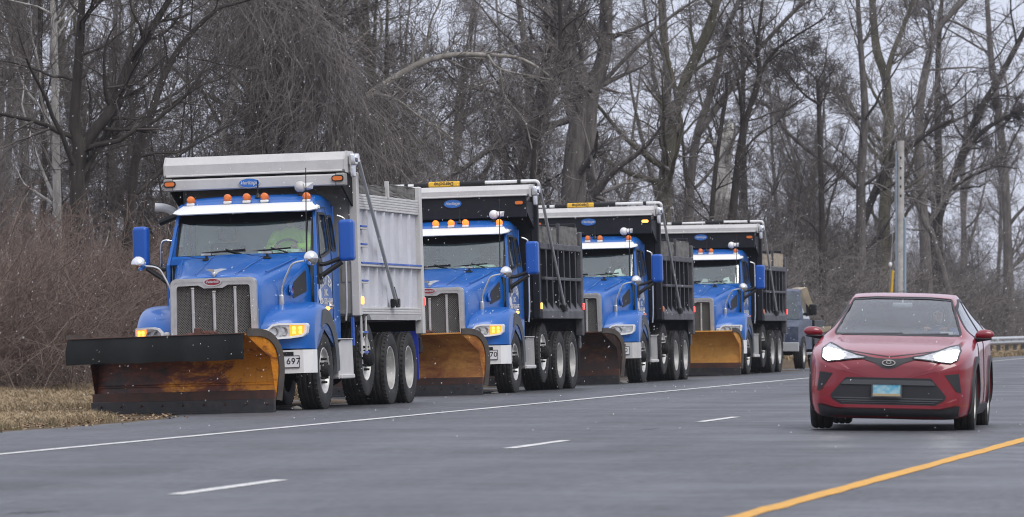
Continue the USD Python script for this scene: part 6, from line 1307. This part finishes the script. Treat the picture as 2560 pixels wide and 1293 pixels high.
# ---------------------------------------------------------------- service truck parked behind the last dump truck
M['dirty_blue'] = plain('dirty_pale_blue', (0.075, 0.088, 0.12), 0.5, noise=(3.5, (0.025, 0.035, 0.07), 0.4, 0.62))
M['canvas'] = plain('tan_canvas', (0.36, 0.30, 0.21), 0.9, noise=(2.0, (0.22, 0.18, 0.13), 0.35, 0.7))
SX, SY_ = (2028 - 1280) / F_PX * 126.0 - 1.2, 126.0
sv = thing('service_truck', 'dirty pale blue service truck partly hidden behind the farthest dump truck', 'truck', (SX, SY_, 0), rz=-10.7)
obj('cab', cat_([hull([(s * x, y, z) for s in (-1, 1) for x, y, z in ((0.88, 0.0, 0.62), (0.88, 0.0, 1.08), (0.84, 0.9, 1.25), (0.90, 0.9, 0.5), (0.90, 2.6, 0.5), (0.90, 2.6, 1.25))]), hull([(s * x, y, z) for s in (-1, 1) for x, y, z in ((0.86, 1.0, 1.24), (0.68, 1.7, 2.0), (0.66, 2.4, 2.06), (0.84, 2.6, 1.24))])]), M['dirty_blue'], sv)
obj('windscreen', hull([(s * x, y, z) for s in (-1, 1) for x, y, z in ((0.78, 0.98, 1.28), (0.64, 1.62, 1.96), (0.78, 1.0, 1.27), (0.64, 1.64, 1.95))]), M['side_glass'], sv)
for s in (-1, 1):
    obj('side_window', hull([(s * x, y, z) for x, y, z in ((0.865, 1.15, 1.28), (0.70, 1.72, 1.93), (0.69, 2.35, 1.96), (0.85, 2.5, 1.28), (0.85, 1.15, 1.28), (0.685, 1.72, 1.93), (0.675, 2.35, 1.96), (0.835, 2.5, 1.28))]), M['side_glass'], sv)
    m_ = obj('mirror', rbox(s * 1.0, s * 1.20, 1.15, 1.28, 1.38, 1.66, 0.04), M['black'], sv)
    obj('mirror_arm', bar((s * 0.85, 1.2, 1.40), (s * 1.1, 1.2, 1.40), 0.07), M['black'], m_)
    for y in (0.75, 3.6):
        w_ = obj('wheel', move((WHEELS['steer'][0].copy() if s > 0 else mirror(WHEELS['steer'][0])).apply_scale(0.8), (s * 0.82, y, 0.416)), M['rubber'], sv)
        obj('rim', move((WHEELS['steer'][1].copy() if s > 0 else mirror(WHEELS['steer'][1])).apply_scale(0.8), (s * 0.82, y, 0.416)), M['rim'], w_)
    obj('running_board', box(s * 0.88, s * 1.05, 1.3, 2.5, 0.36, 0.42), M['galv'], sv)
obj('canvas_load', hull([(0.55, 2.0, 1.98), (0.80, 2.3, 2.10), (0.92, 2.7, 1.62), (0.95, 2.9, 1.40), (0.4, 3.2, 2.1), (0.3, 2.6, 2.05), (0.5, 3.4, 1.4), (0.9, 3.4, 1.4)]), M['canvas'], sv)
obj('bed', box(-0.95, 0.95, 2.7, 4.8, 0.62, 1.25), M['black'], sv)
ob = obj('outrigger', bar((0.7, 2.9, 0.97), (1.35, 2.9, 1.02), 0.12, 0.14), M['canvas'], sv)
obj('outrigger_lamp', rbox(0.98, 1.06, 2.80, 2.84, 0.80, 0.90, 0.02), M['amber_on'], sv)
obj('chassis', box(-0.6, 0.6, 0.1, 4.7, 0.35, 0.6), M['chassis'], sv)
obj('bumper', box(-0.9, 0.9, -0.1, 0.0, 0.45, 0.68), M['galv'], sv)
# ---------------------------------------------------------------- a low pale house far behind the wood
HX, HY = (2010 - 1280) / F_PX * 350, 350.0
M['far_wall'] = plain('pale_far_wall', (0.55, 0.54, 0.55), 0.8); M['far_roof'] = plain('grey_far_roof', (0.18, 0.17, 0.17), 0.9)
ho = thing('pale_house', 'low pale house glimpsed far behind the trees', 'house', (HX, HY, 0.4))
obj('wall', box(-5, 5, -2, 6, 0, 4.2, 0), M['far_wall'], ho); obj('roof', hull([(-5.4, -2.4, 4.2), (5.4, -2.4, 4.2), (-5.4, 6.4, 4.2), (5.4, 6.4, 4.2), (-5.4, 2, 6.2), (5.4, 2, 6.2)]), M['far_roof'], ho, smooth=False)
for x in (-3.6, -1.2, 1.2, 3.6):
    w_ = obj('window', box(x - 0.5, x + 0.5, -2.03, -2.0, 1.4, 2.9, 0), M['side_glass'], ho)
# ---------------------------------------------------------------- sleet
M['snow'] = plain('snow_flake', (0.85, 0.86, 0.88), 0.6)
rgs = np.random.default_rng(88); k = 3000; Yv = 40 + 40 * rgs.random(k) ** 0.6
sp_ = np.stack([rgs.uniform(-0.105, 0.105, k) * Yv, Yv, CAM_H + rgs.uniform(-0.036, 0.066, k) * Yv], 1); sp_ = sp_[sp_[:, 2] > 0.05]; k = len(sp_)
fl_ = sphere((0, 0, 0), 0.0028, 1, (1, 1, 2.0)); fl_.vertices = fl_.vertices * (1 + 0.5 * (meshkit.noise(fl_.vertices * 900, 1)[:, None] - 0.5))
tlt = np.array([math.cos(0.22), 0, math.sin(0.22), 0])
instancer('falling_snow', [(fl_, M['snow'])], sp_, np.zeros(k, int), np.repeat(tlt[None], k, 0), rgs.uniform(0.5, 1.3, k), 'fine sleet falling in front of the trucks', 'snow')
# ---------------------------------------------------------------- damp air
hz = box(-330, 330, -30, 620, -2.0, 34, 0)
air = usdkit.material(stage, '/World/Looks/damp_air', {'v': ('principled_volume', {'color': (0.86, 0.88, 0.95), 'density': 0.00011, 'anisotropy': 0.0})}, [], volume='v.volume')
obj('haze', hz, air, None, 'thin damp haze in the air', 'haze', None, 'stuff', smooth=False)
